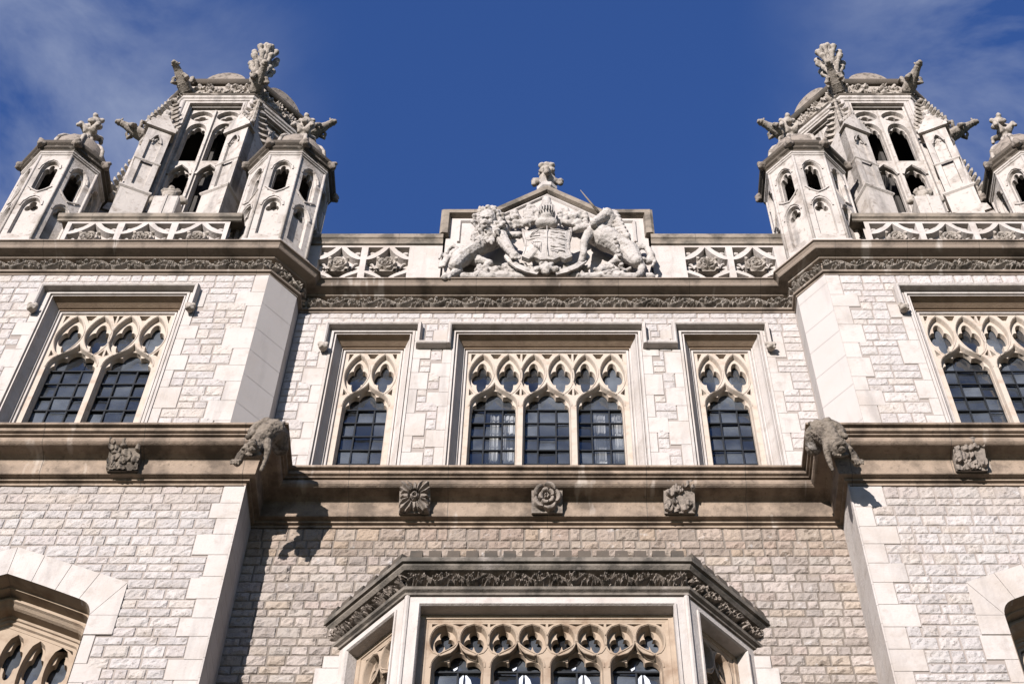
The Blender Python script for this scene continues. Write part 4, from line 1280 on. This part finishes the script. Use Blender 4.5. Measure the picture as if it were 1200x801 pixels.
def build_tower():
    """axis at the origin of x,y; front face looks to -y"""
    T = empty('belfry_tower', (0, 0, 0))
    A0 = 1.41; Zb, Zt = 22.9, 29.72
    face = 2 * A0 * math.tan(PI / 8); W = face / 2
    sh = MB(); tr = MB()
    for k in range(8):
        a = 2 * PI * k / 8
        n = Vector((math.cos(a), math.sin(a))); d = Vector((-n.y, n.x))
        Mx = Matrix(((d.x, -n.x, 0, n.x * A0), (d.y, -n.y, 0, n.y * A0), (0, 0, 1, 0), (0, 0, 0, 1)))
        sh.M = Mx; tr.M = Mx
        op_ = .45
        sh.plate([(-W, Zb), (W, Zb), (W, Zt), (-W, Zt)], [[(-op_, 25.6), (op_, 25.6), (op_, 29.52), (-op_, 29.52)]], 0, .12)
        sh.sweep([(-op_ - .03, 25.6), (-op_ - .03, 29.55), (op_ + .03, 29.55), (op_ + .03, 25.6)], [(0, 0), (0, -.02), (.03, -.02), (.03, .04), (.06, .05)], mode='face', caps=False)
        A = []; Bh = []
        for s in (-1, 1):
            c = s * .225; a_ = .175
            A += [arch(c, 27.55, 28.62, a_, .34), arch(c, 25.62, 27.02, a_, .34), lens(c, 29.03, 29.44, .19, 0, pw=.6)]
            Bh += [cusped(c, 27.57, 28.60, a_ - .015, .33, 5), cusped(c, 25.63, 27.0, a_ - .015, .33, 5), foil(c, 29.23, .13, .13, 4, PI / 2, .55, .45, 30)]
        tr.plate([(-op_, 25.6), (op_, 25.6), (op_, 29.52), (-op_, 29.52)], A, .10, .17, .01)
        tr.plate([(-op_, 25.6), (op_, 25.6), (op_, 29.52), (-op_, 29.52)], Bh, .17, .24, .0)
        tr.add([(-op_, .26, 29.0), (op_, .26, 29.0), (op_, .26, 29.5), (-op_, .26, 29.5)], [(0, 1, 2, 3)])
        for c in (-.225, .225):       # ogee hood between the two tiers
            tr.sweep([(c - .2, 27.05), (c - .15, 27.22), (c, 27.42), (c + .15, 27.22), (c + .2, 27.05)], [(0, .10), (-.01, .07), (.03, .07), (.035, .10)], mode='face')
        tr.sweep([(0, 25.6), (0, 29.4)], [(-.03, .10), (-.015, .06), (.015, .06), (.03, .10)], mode='face')
    sh.M = Matrix.Identity(4); tr.M = Matrix.Identity(4)
    for (x, y) in octo(A0):
        c_ = MB(); c_.tube([(x, y, 23.0), (x, y, 29.6)], .045, 8)
        c_.tube([(x * .975 + y * .05, y * .975 - x * .05, 23.0), (x * .975 + y * .05, y * .975 - x * .05, 29.6)], .022, 6); c_.tube([(x * .975 - y * .05, y * .975 + x * .05, 23.0), (x * .975 - y * .05, y * .975 + x * .05, 29.6)], .022, 6)
        c_.build('angle_shaft', 'turret', T, True)
    sh.build('shaft', 'turret', T); tr.build('tracery', 'turret', T)
    co = MB(); co.column(octo(.95), 22.9, 25.5); co.box(-.03, .03, -.9, .9, 25, 29.6); co.box(-.9, .9, -.03, .03, 25, 29.6); co.column(octo(1.2), 29.55, 29.75)
    co.build('belfry_core', 'room', T)
    # cornice under the gallery
    b = MB()
    b.sweep(octo_cw(A0), [(0, 29.62), (.02, 29.63), (.02, 29.68), (.045, 29.70), (.05, 29.76), (.03, 29.78)], True)
    b.build('neck_moulding', 'turret', T)
    b = MB()
    g0 = 29.80
    b.sweep(octo_cw(A0), [(.0, g0 - .03), (.03, g0 - .025), (.05, g0 + .01), (.052, g0 + .05), (.0, g0 + .06), (.0, g0 + .44), (.05, g0 + .45), (.07, g0 + .47), (.085, g0 + .50), (.085, g0 + .58), (.04, g0 + .62), (-.1, g0 + .64), (-.4, g0 + .64)], True)
    b.build('gallery', 'darkcap', T)
    b = MB(); op = offset_path(octo_cw(A0), .0, True)
    for i in range(8):
        along(b, op[i], op[(i + 1) % 8], .003, lambda ln: blobs(0, ln, g0 + .08, g0 + .42, i, 75, .05, .05), g0 + .065, g0 + .435, .075, .015)
    b.build('gallery_carving', 'carved', T)
    for i in range(8):
        a = 2 * PI * i / 8; n = Vector((math.cos(a), math.sin(a))); d = Vector((-n.y, n.x))
        b = MB(Matrix(((d.x, -n.x, 0, n.x * (A0 + .0)), (d.y, -n.y, 0, n.y * (A0 + .0)), (0, 0, 1, g0 + .62), (0, 0, 0, 1))))
        for rr, y0 in ((.36, .0), (.28, -.03), (.18, -.055)):
            b.prism([(rr * math.cos(t * PI / 12), rr * 1.15 * math.sin(t * PI / 12)) for t in range(13)], y0, .12)
        b.build('shell_crest', 'boss', T)
    # corner buttresses with gablets and crocketed pinnacles
    for sx in (-1, 1):
        bu = empty('buttress', (0, 0, 0), T)
        Mx = Matrix.Translation((sx * .70, -A0 - .10, 0)) @ Matrix.Rotation(-sx * R(22.5), 4, 'Z')
        b = MB(Mx)
        w = .19
        b.box(-w * 1.15, w * 1.15, -.26, .4, 22.9, 25.70)
        b.add([(-w * 1.15, -.26, 25.7), (w * 1.15, -.26, 25.7), (w * 1.15, .4, 25.7), (-w * 1.15, .4, 25.7), (-w, -.2, 25.85), (w, -.2, 25.85), (w, .4, 25.85), (-w, .4, 25.85)], [(0, 1, 5, 4), (1, 2, 6, 5), (3, 0, 4, 7)])
        b.sweep([(-w * 1.15, .4), (-w * 1.15, -.26), (w * 1.15, -.26), (w * 1.15, .4)], [(0, 25.64), (.03, 25.67), (.03, 25.71), (0, 25.74)], caps=False)
        b.plate([(-w, 25.7), (w, 25.7), (w, 27.9), (-w, 27.9)], [arch(0, 25.95, 27.45, .10, .22)], -.2, -.16, .01)
        b.box(-w, w, -.159, .4, 25.7, 27.9)
        for s_ in (-1, 1):      # side panels too
            b.prism([(s_ * .055 - .02, 27.5), (s_ * .055 + .03, 27.5), (s_ * .055, 27.62), (s_ * .055 - .03, 27.56)], -.175, -.158)
        b.sweep([(-.10, 27.42), (-.05, 27.62), (0, 27.70), (.05, 27.62), (.10, 27.42)], [(0, -.2), (-.004, -.225), (.018, -.225), (.02, -.2)], mode='face')
        b.sweep([(-w, .38), (-w, -.2), (w, -.2), (w, .38)], [(0, 26.72), (.02, 26.74), (.02, 26.77), (0, 26.80)], caps=False)
        b.box(-w, -w + .002, -.199, .0, 25.7, 27.9); b.box(w - .002, w, -.199, .0, 25.7, 27.9)
        b.prism([(-w - .05, 27.86), (w + .05, 27.86), (w + .05, 27.92), (0, 28.42), (-w - .05, 27.92)], -.25, -.05)
        b.box(-w, w, -.1, .3, 27.9, 28.1)
        for s in (-1, 1):
            for k in range(4):
                q = (k + .5) / 4
                b.ball((s * (w + .08) * (1 - q) + 0, -.2, 27.96 + .5 * q), .045, 6, 5)
        b.ball((0, -.2, 28.50), .07, 6, 5)
        b.build('buttress_shaft', 'turret', bu)
        b = MB(Mx); pinnacle(b, 0, .05, 28.05, .17, 1.35, 0, 7)
        b.build('pinnacle', 'carved', bu)
        # further corner: stouter buttress carrying a tall detached pinnacle
        bu = empty('buttress', (0, 0, 0), T)
        Mx = Matrix.Translation((sx * 1.44, -.50, 0)) @ Matrix.Rotation(-sx * R(22.5), 4, 'Z')
        b = MB(Mx)
        b.box(-.2, .2, -.2, .3, 22.9, 27.0)
        b.prism([(-.24, 26.95), (.24, 26.95), (.24, 27.02), (0, 27.45), (-.24, 27.02)], -.24, .0)
        b.build('buttress_shaft', 'turret', bu)
        b = MB(Mx); pinnacle(b, 0, 0, 27.1, .17, 2.0 if sx < 0 else 1.2, 0, 9); b.build('pinnacle', 'carved', bu)
    # gargoyles at the gallery corners
    for k, (x, y) in enumerate(octo(A0 + .12)):
        an = math.atan2(y, x)
        if y > 0: continue
        o = sculpt('gargoyle', gargoyle_prims(1, 1.0), 'garg', T, .014, .006, 13, 1)
        o.scale = (.38, .62, .52)
        o.rotation_euler = (0, 0, an); o.location = (x * .97, y * .97, g0 + .24)
    # dome with ribs
    b = MB()
    dp = [(1.1, 30.4), (1.05, 30.8), (.9, 31.2), (.7, 31.6), (.5, 32.0), (.34, 32.4), (.22, 32.8), (.15, 33.2), (.14, 33.5)]
    b.lathe(dp, (0, 0), 24, 0)
    for k in range(8):
        a = 2 * PI * (k + .5) / 8
        b.tube([(math.cos(a) * (r + .01), math.sin(a) * (r + .01), z) for r, z in dp], .07, 6)
    b.build('dome', 'carved', T, True)
    pr = [('c', [((0, 0, 33.2), .14), ((0, 0, 33.9), .11), ((0, 0, 34.5), .10), ((0, 0, 34.95), .10)])]
    for lvl, (z, r, q_) in enumerate(((33.75, .12, .055), (34.15, .19, .065), (34.5, .24, .07), (34.85, .23, .07), (35.12, .12, .07))):
        for k in range(8):
            a = 2 * PI * (k + .5 * (lvl % 2)) / 8; c, s = math.cos(a), math.sin(a)
            pr.append(('c', [((c * .08, s * .08, z - .25), q_ * .7), ((c * r * .8, s * r * .8, z - .08), q_ * .6), ((c * r, s * r, z + .03), q_)]))
    sculpt('finial', pr, 'carved', T, .016, .010, 12, 1)
    return T
TW = build_tower()
TW.location = (-CX, 1.60, 0)
tag(TW, 'tall octagonal belfry tower with gargoyles, pinnacles and leafy finial above the left bay', 'tower', 'octagonal belfry towers on the roof')
T2 = copy_tree(TW); T2.location = (CX, 1.60, 0); T2.scale = (-1, 1, 1)
tag(T2, 'tall octagonal belfry tower with gargoyles, pinnacles and leafy finial above the right bay', 'tower', 'octagonal belfry towers on the roof')

# ================================================================== SCULPTURE
def S(px, z, y=-.2): return (px, y, z)
def q(px, py, y=-.2):      # the group's own drawing grid: 12 mm across, 24 mm up; what stands forward sits lower on the raking relief
    if py > 304: y = max(y, -.27)
    elif py > 292: y = max(y, -.33)
    d = 325 - py
    return ((px - 641) * .01207, y, 22.955 + d * .0236 + d * d * .00002 + (y + .2) * 1.72)
def chain(*a): return ('c', [(q(*p[:-1]), p[-1]) for p in a])
ROT = None
def lion():
    root = empty('lion_statue', (-.9, -.2, 22.98), None, 'white stone crowned lion leaning on the shield from the left', 'statue')
    def off(pr): return pr
    body = [chain((582, 274, -.22, .19), (572, 282, -.24, .17), (560, 290, -.22, .135), (548, 298, -.2, .15), (541, 303, -.18, .14)),
            chain((541, 303, -.2, .14), (535, 311, -.28, .09), (540, 317, -.2, .06), (531, 323, -.24, .06), (525, 325, -.34, .045)),
            chain((550, 300, -.1, .12), (562, 306, -.14, .08), (574, 309, -.16, .065), (566, 317, -.14, .05), (560, 322, -.18, .05)),
            chain((584, 276, -.26, .12), (592, 286, -.32, .085), (600, 296, -.36, .062), (604, 300, -.38, .06)),
            chain((578, 278, -.14, .1), (590, 279, -.2, .07), (600, 276, -.24, .055), (608, 276, -.28, .055)),
            ('e', q(570, 259, -.34), (.14, .15, .20)), ('e', q(568, 265, -.44), (.085, .09, .07)), ('e', q(568, 262, -.48), (.04, .05, .06)), ('e', q(568, 269, -.42), (.06, .06, .035)), ('e', q(563, 261, -.42), (.04, .04, .05)), ('e', q(574, 261, -.42), (.04, .04, .05))]
    body += [('e', q(564.5, 256.5, -.46), (.045, .03, .02)), ('e', q(571.5, 256.5, -.46), (.045, .03, .02)), ('e', q(568, 263.5, -.52), (.035, .03, .02))]
    for dx in (-4, 0, 4): body.append(('c', [(q(604 + dx, 300, -.40), .026), (q(605 + dx, 303, -.44), .022)]))
    for dx in (-4, 0, 4): body.append(('c', [(q(527 + dx, 324, -.34), .026), (q(526 + dx, 325.5, -.39), .022)]))
    sculpt('body', [translate(p, (.9, .2, -22.98)) for p in body], 'sculpt', root, .010, .007, 26, 1)
    rng = random.Random(4); mane = []
    for k in range(85):
        a = rng.uniform(0, 2 * PI); rr = rng.uniform(11, 17)
        cx, cy = 572 + rr * math.cos(a) * 1.0, 260 + rr * math.sin(a) * .95 + 2
        if cy > 268 and rng.random() < .5: cx += 2
        x, y, z = q(cx, cy, -.30 + rng.uniform(-.1, .08))
        mane.append(('c', [((x, y, z + .05), .036), ((x + rng.uniform(-.03, .03), y - .04, z - .02), .034), ((x + rng.uniform(-.05, .05), y, z - .09), .014)]))
    for k in range(26):
        x, y, z = q(rng.uniform(554, 578), rng.uniform(270, 284), -.34)
        mane.append(('c', [((x, y + .04, z + .05), .04), ((x, y - .01, z - .02), .035), ((x + .02, y, z - .09), .015)]))
    sculpt('mane', [translate(p, (.9, .2, -22.98)) for p in mane], 'sculpt', root, .010, .006, 24, 0)
    cr = [('c', [(q(560, 250, -.34), .04), (q(567, 249, -.40), .04), (q(575, 250, -.36), .04)])]
    for px in (560, 564, 568, 572, 576): cr.append(('e', q(px, 246, -.36), (.022, .03, .075)))
    sculpt('crown', [translate(p, (.9, .2, -22.98)) for p in cr], 'carved', root, .012, .004, 20, 0)
    tl = [chain((540, 305, -.1, .05), (529, 307, -.12, .045), (522, 301, -.12, .04), (524, 293, -.12, .035), (531, 288, -.14, .035), (536, 291, -.16, .03), (532, 297, -.2, .04)),
          chain((522, 301, -.14, .03), (517, 297, -.16, .035), (516, 303, -.18, .02)), chain((526, 306, -.14, .03), (518, 308, -.16, .035), (517, 313, -.18, .02)),
          chain((530, 300, -.1, .04), (524, 304, -.2, .05), (522, 312, -.2, .03))]
    sculpt('tail', [translate(p, (.9, .2, -22.98)) for p in tl], 'sculpt', root, .014, .006, 20, 1)
def translate(p, t):
    t = Vector(t)
    if p[0] == 'e': return ('e', tuple(Vector(p[1]) + t), *p[2:])
    if p[0] == 'c': return ('c', [(tuple(Vector(a) + t), r) for a, r in p[1]])
    return p
lion()
def unicorn():
    root = empty('unicorn_statue', (.95, -.2, 22.98), None, 'white stone unicorn with curled mane leaning on the shield from the right', 'statue')
    tt = (-.95, .2, -22.98)
    body = [chain((700, 275, -.22, .17), (712, 281, -.24, .19), (724, 288, -.22, .16), (736, 296, -.2, .17)),
            chain((705, 272, -.22, .16), (714, 265, -.26, .13), (716, 258, -.32, .11)), ('e', q(713, 254, -.36), (.10, .12, .12)),
            chain((710, 255, -.38, .095), (702, 259, -.42, .068), (696, 262, -.44, .055)), ('e', q(696, 265, -.42), (.05, .05, .03)), chain((706, 264, -.36, .03), (704, 270, -.36, .02)), ('e', q(716, 249, -.36), (.02, .03, .06)), ('e', q(709, 248, -.38), (.02, .03, .06)),
            chain((700, 272, -.26, .11), (690, 275, -.3, .08), (684, 285, -.34, .058), (683, 298, -.36, .05), (681, 306, -.38, .055)),
            chain((694, 268, -.2, .08), (684, 268, -.24, .06), (675, 270, -.28, .05)),
            chain((738, 298, -.22, .15), (744, 307, -.28, .095), (750, 313, -.22, .06), (748, 320, -.24, .05), (744, 323, -.3, .055)),
            chain((730, 299, -.1, .12), (722, 306, -.14, .07), (712, 311, -.16, .05), (722, 317, -.16, .045), (708, 320, -.2, .04))]
    sculpt('body', [translate(p, tt) for p in body], 'sculpt', root, .010, .005, 26, 1)
    rng = random.Random(8); mane = []
    for k in range(22):
        s = k / 21; px = 718 + 14 * s + 3 * math.sin(k * 2.1); py = 252 + 30 * s
        x, y, z = q(px, py, -.3)
        mane.append(('c', [((x - .03, y, z + .04), .04), ((x + .03, y - .04, z), .042), ((x + .06, y, z - .07), .02)]))
    for k in range(9):
        x, y, z = q(719 + k * .9, 270 + k * 5, -.36); mane.append(('e', (x, y, z), (.035, .03, .04)))
    sculpt('mane', [translate(p, tt) for p in mane], 'sculpt', root, .013, .006, 24, 0)
    tl = [chain((744, 295, -.12, .05), (752, 288, -.12, .045), (760, 292, -.12, .05), (763, 300, -.14, .06), (758, 307, -.16, .05), (752, 304, -.2, .04)),
          chain((755, 290, -.14, .04), (748, 286, -.16, .03)), chain((762, 300, -.18, .04), (766, 306, -.18, .03), (762, 312, -.2, .02))]
    sculpt('tail', [translate(p, tt) for p in tl], 'sculpt', root, .014, .006, 20, 1)
    b = MB(); a = Vector(q(703, 251, -.40)) + Vector(tt); c = a + Vector((-.26, -.10, .52))
    b.tube([a, a.lerp(c, .5), c], [.022, .014, .005], 8); b.build('horn', 'beast', root, True)
unicorn()
def shield():
    root = empty('shield_carving', (0, -.25, 22.98), None, 'large white stone shield with quartered carving and a barred helmet above, between lion and unicorn', 'carving')
    tt = Vector((0, .25, -22.98))
    zt, zb = q(0, 269, -.33)[2] - 22.98, q(0, 302, -.33)[2] - 22.98
    hw = .36
    pts = []
    K = 10
    prof_r = [(hw * .55, zt), (hw * .75, zt - .05), (hw, zt + .02), (hw * .97, zt - .15), (hw * .88, zt - .35), (hw * .90, zb + .22), (hw * .98, zb + .06), (hw * .7, zb - .02), (hw * .5, zb + .04), (hw * .25, zb - .04)]
    poly = [(0, zt + .06)] + prof_r + [(0, zb - .02)] + [(-x, z) for x, z in prof_r[::-1]]
    b = MB()
    # bulging shield surface: fan of rings
    n = len(poly); cz = (zt + zb) / 2
    vs = []; fs = []
    rings = [(1, .0), (1, -.07), (.93, -.085), (.9, -.075), (.75, -.10), (.5, -.125), (.25, -.14)]
    for (k, y) in rings: vs += [(x * k, y, cz + (z - cz) * k) for x, z in poly]
    for r_ in range(len(rings) - 1):
        for i in range(n): fs.append((r_ * n + i, r_ * n + (i + 1) % n, (r_ + 1) * n + (i + 1) % n, (r_ + 1) * n + i))
    fs.append(tuple((len(rings) - 1) * n + i for i in range(n)))
    b.add(vs, fs)
    b.build('shield', 'sculpt', root)
    # quartering: upright, bars, harp-like arc and passant strokes in low relief
    b = MB()
    Y = -.145
    b.tube([(0, Y, zb + .05), (0, Y - .01, cz), (0, Y, zt - .03)], .006, 6)
    b.tube([(-hw * .8, Y + .045, cz + .05), (-hw * .4, Y + .012, cz + .05), (0, Y, cz + .05), (hw * .4, Y + .012, cz + .05), (hw * .8, Y + .045, cz + .05)], .006, 6)
    for k in range(3):
        z = cz + .14 + k * .085
        b.tube([(.05 + i * .04, Y + .004 + i * .006, z + .012 * math.sin(i * 2.2 + k)) for i in range(6)], .008, 6)
        z = cz - .28 + k * .085
        b.tube([(.05 + i * .04, Y + .004 + i * .006, z + .012 * math.sin(i * 2.2 + k)) for i in range(6)], .008, 6)
    b.tube([(-.06, Y, cz + .32), (-.14, Y + .01, cz + .30), (-.22, Y + .02, cz + .20), (-.24, Y + .025, cz + .12)], .007, 6)
    b.tube([(-.24, Y + .02, cz + .12), (-.12, Y, cz + .26), (-.10, Y, cz + .10), (-.24, Y + .02, cz + .12)], .007, 6)
    b.tube([(-.22, Y + .02, cz - .05), (-.08, Y, cz - .08), (-.10, Y, cz - .30), (-.22, Y + .02, cz - .05)], .007, 6)
    for k in range(4): b.tube([(-.20 + k * .03, Y + .015, cz - .07), (-.17 + k * .02, Y + .01, cz - .20 - k * .02)], .006, 5)
    b.build('shield_charges', 'sculpt', root, True)
    def T(p): return translate(p, tt)
    # helmet
    hc = q(640.5, 253, -.42)
    he = [('e', hc, (.13, .13, .20)), chain((634, 263, -.38, .09), (647, 263, -.38, .09)), ('c', [(q(640.5, 243, -.40), .09), (q(640.5, 238, -.38), .07)])]
    for k in range(7):
        px = 633 + k * 2.5; he.append(('e', q(px, 244, -.46 + abs(k - 3) * .02), (.022, .03, .05)))
    he.append(('e', q(640.5, 236, -.4), (.07, .06, .08)))
    sculpt('helmet', [T(p) for p in he], 'sculpt', root, .013, .004, 20, 1)
    b = MB()
    for k in range(7):
        a = (k - 3) * .30
        b.tube([(hc[0] + .135 * math.sin(a), hc[1] - .137 * math.cos(a) + tt.y, hc[2] + tt.z + dz) for dz in (-.10, -.03, .05, .10)], .010, 5)
    b.build('visor_bars', 'sculpt', root, True)
    b = MB(); b.ball((hc[0], hc[1] - .05 + tt.y, hc[2] + tt.z), (.105, .088, .11)); b.build('visor_shade', 'room', root, True)  # dark ball in front of the solid helmet, painting the shaded hollow
    # mantling leaves
    rng = random.Random(12); ml = []
    for s in (-1, 1):
        for k in range(34):
            px = 641 + s * rng.uniform(13, 52); py = 247 + abs(px - 641) * .36 + rng.uniform(-7, 9)
            if py > 276: continue
            x, y, z = q(px, py, -.12)
            a = rng.uniform(0, 2 * PI)
            ml.append(('c', [((x, y, z), .035), ((x + .06 * math.cos(a), y - .07, z + .09 * math.sin(a)), .04), ((x + .10 * math.cos(a + .8), y - .03, z + .15 * math.sin(a + .8)), .02)]))
        ml.append(chain((641 + s * 14, 258, -.15, .05), (641 + s * 26, 262, -.18, .045), (641 + s * 38, 262, -.16, .04), (641 + s * 48, 268, -.15, .035)))
    sculpt('mantling', [T(p) for p in ml], 'sculpt', root, .015, .008, 16, 0)
    # ribbon
    b = MB()
    for s in (-1, 1):
        pts = [(s * x, y, z - 22.98) for x, y, z in [(.56, -.27, q(0, 296, -.27)[2]), (.50, -.29, q(0, 304, -.27)[2]), (.38, -.29, q(0, 311, -.27)[2]), (.24, -.28, q(0, 315, -.27)[2]), (.10, -.27, q(0, 317, -.27)[2])]]
        pts = [(x, y + .25, z) for x, y, z in pts]
        vs = []
        for (x, y, z) in pts: vs += [(x, y, z), (x + s * .04, y + .01, z - .085), (x + s * .04, y + .04, z - .085), (x, y + .03, z)]
        m = len(pts)
        b.add(vs, [(4 * i + j, 4 * i + (j + 1) % 4, 4 * i + 4 + (j + 1) % 4, 4 * i + 4 + j) for i in range(m - 1) for j in range(4)] + [(0, 1, 2, 3), tuple(4 * (m - 1) + j for j in (3, 2, 1, 0))])
    b.build('ribbon', 'sculpt', root)
    rs = [('e', q(640, 315, -.42), (.10, .07, .10)), ('e', q(635, 310, -.42), (.04, .04, .05)), ('e', q(646, 310, -.42), (.04, .04, .05)), ('e', q(640, 319, -.46), (.05, .05, .05)), ('e', q(640, 310, -.46), (.035, .04, .05)),
          ('e', q(630, 316, -.4), (.06, .05, .06)), ('e', q(651, 316, -.4), (.06, .05, .06))]
    sculpt('rose_mask', [T(p) for p in rs], 'sculpt', root, .013, .012, 24, 1)
    # foliage ground the beasts stand on
    rng = random.Random(3); gr = [('c', [(q(533, 325, -.14), .07), (q(760, 325, -.14), .07)])]
    for k in range(110):
        px = rng.uniform(560, 735); py = rng.uniform(311, 325)
        if px < 590 or px > 695: py = max(py, 316)
        x, y, z = q(px, py, -.15); a = rng.uniform(0, 2 * PI)
        gr.append(('c', [((x, y + .08, z), .045), ((x, y, z), .04), ((x + .06 * math.cos(a), y - .05, z + .05 * math.sin(a)), .025)]))
    sculpt('foliage_ground', [T(p) for p in gr], 'sculpt', root, .016, .008, 18, 0)
shield()

def beast(s, label):
    """crouching grotesque crawling head-first over the corner of the string course"""
    root = empty('grotesque_beast', (s * 3.0, -1.0, 18.02), None, label, 'statue', 'crouching stone beasts on the corners of the string course')
    body = [('c', [((-.03, .12, -.10), .12), ((.0, .0, .0), .16), ((.05, -.10, -.02), .17), ((.12, -.14, -.14), .16), ((.18, -.13, -.30), .14), ((.23, -.12, -.42), .12)]),
            ('e', (.24, -.18, -.52), (.12, .12, .12)), ('e', (.25, -.29, -.59), (.07, .07, .045)), ('e', (.25, -.26, -.66), (.055, .05, .03)), ('e', (.25, -.30, -.52), (.045, .05, .03)),
            ('e', (.20, -.27, -.48), (.025, .025, .03)), ('e', (.30, -.27, -.48), (.025, .025, .03)),
            ('e', (.14, -.16, -.44), (.035, .05, .07)), ('e', (.34, -.16, -.44), (.035, .05, .07)),
            ('c', [((.26, -.08, -.34), .10), ((.36, -.10, -.46), .08), ((.44, -.06, -.54), .065), ((.47, -.04, -.66), .055)]),
            ('c', [((.10, -.16, -.36), .07), ((.07, -.14, -.52), .05), ((.09, -.08, -.64), .04), ((.12, -.03, -.80), .025)]),
            ('c', [((.04, -.04, .03), .15), ((.16, -.16, .06), .10), ((.28, -.17, -.02), .075), ((.34, -.16, -.12), .06), ((.30, -.20, -.22), .05), ((.36, -.19, -.27), .045)])]
    for k in range(4): body.append(('c', [((.43 + k * .032, -.08, -.66), .022), ((.43 + k * .036, -.12, -.72), .017), ((.43 + k * .036, -.10, -.76), .012)]))
    for k in range(9):      # ridged, scaly back
        t = k / 8; cx_, cy_, cz_ = .02 + .14 * t, -.20 - .07 * math.sin(t * 3), .08 - .40 * t
        for j_ in (-1, 0, 1): body.append(('e', (cx_ - .02 + j_ * .07, cy_ + abs(j_) * .05, cz_ + abs(j_) * .02), (.035, .03, .022)))
    rng = random.Random(6)
    for k in range(26):
        a_ = rng.uniform(0, 2 * PI); body.append(('c', [((.24 + .13 * math.cos(a_), -.13, -.48 + .12 * math.sin(a_)), .032), ((.24 + .17 * math.cos(a_), -.16, -.50 + .15 * math.sin(a_)), .022)]))
    if s > 0:
        pass
    else:
        body = [(p[0], (-p[1][0], p[1][1], p[1][2]), *p[2:]) if p[0] == 'e' else ('c', [((-a[0], a[1], a[2]), r) for a, r in p[1]]) for p in body]
    o = sculpt('body', body, 'beast', root, .009, .008, 26, 0); o.scale = (.80, .80, .84)
beast(-1, 'dark crouching stone beast crawling over the left corner of the string course')
beast(1, 'dark scaly crouching stone beast crawling over the right corner of the string course')

bpy.data.scenes.remove(TMP)
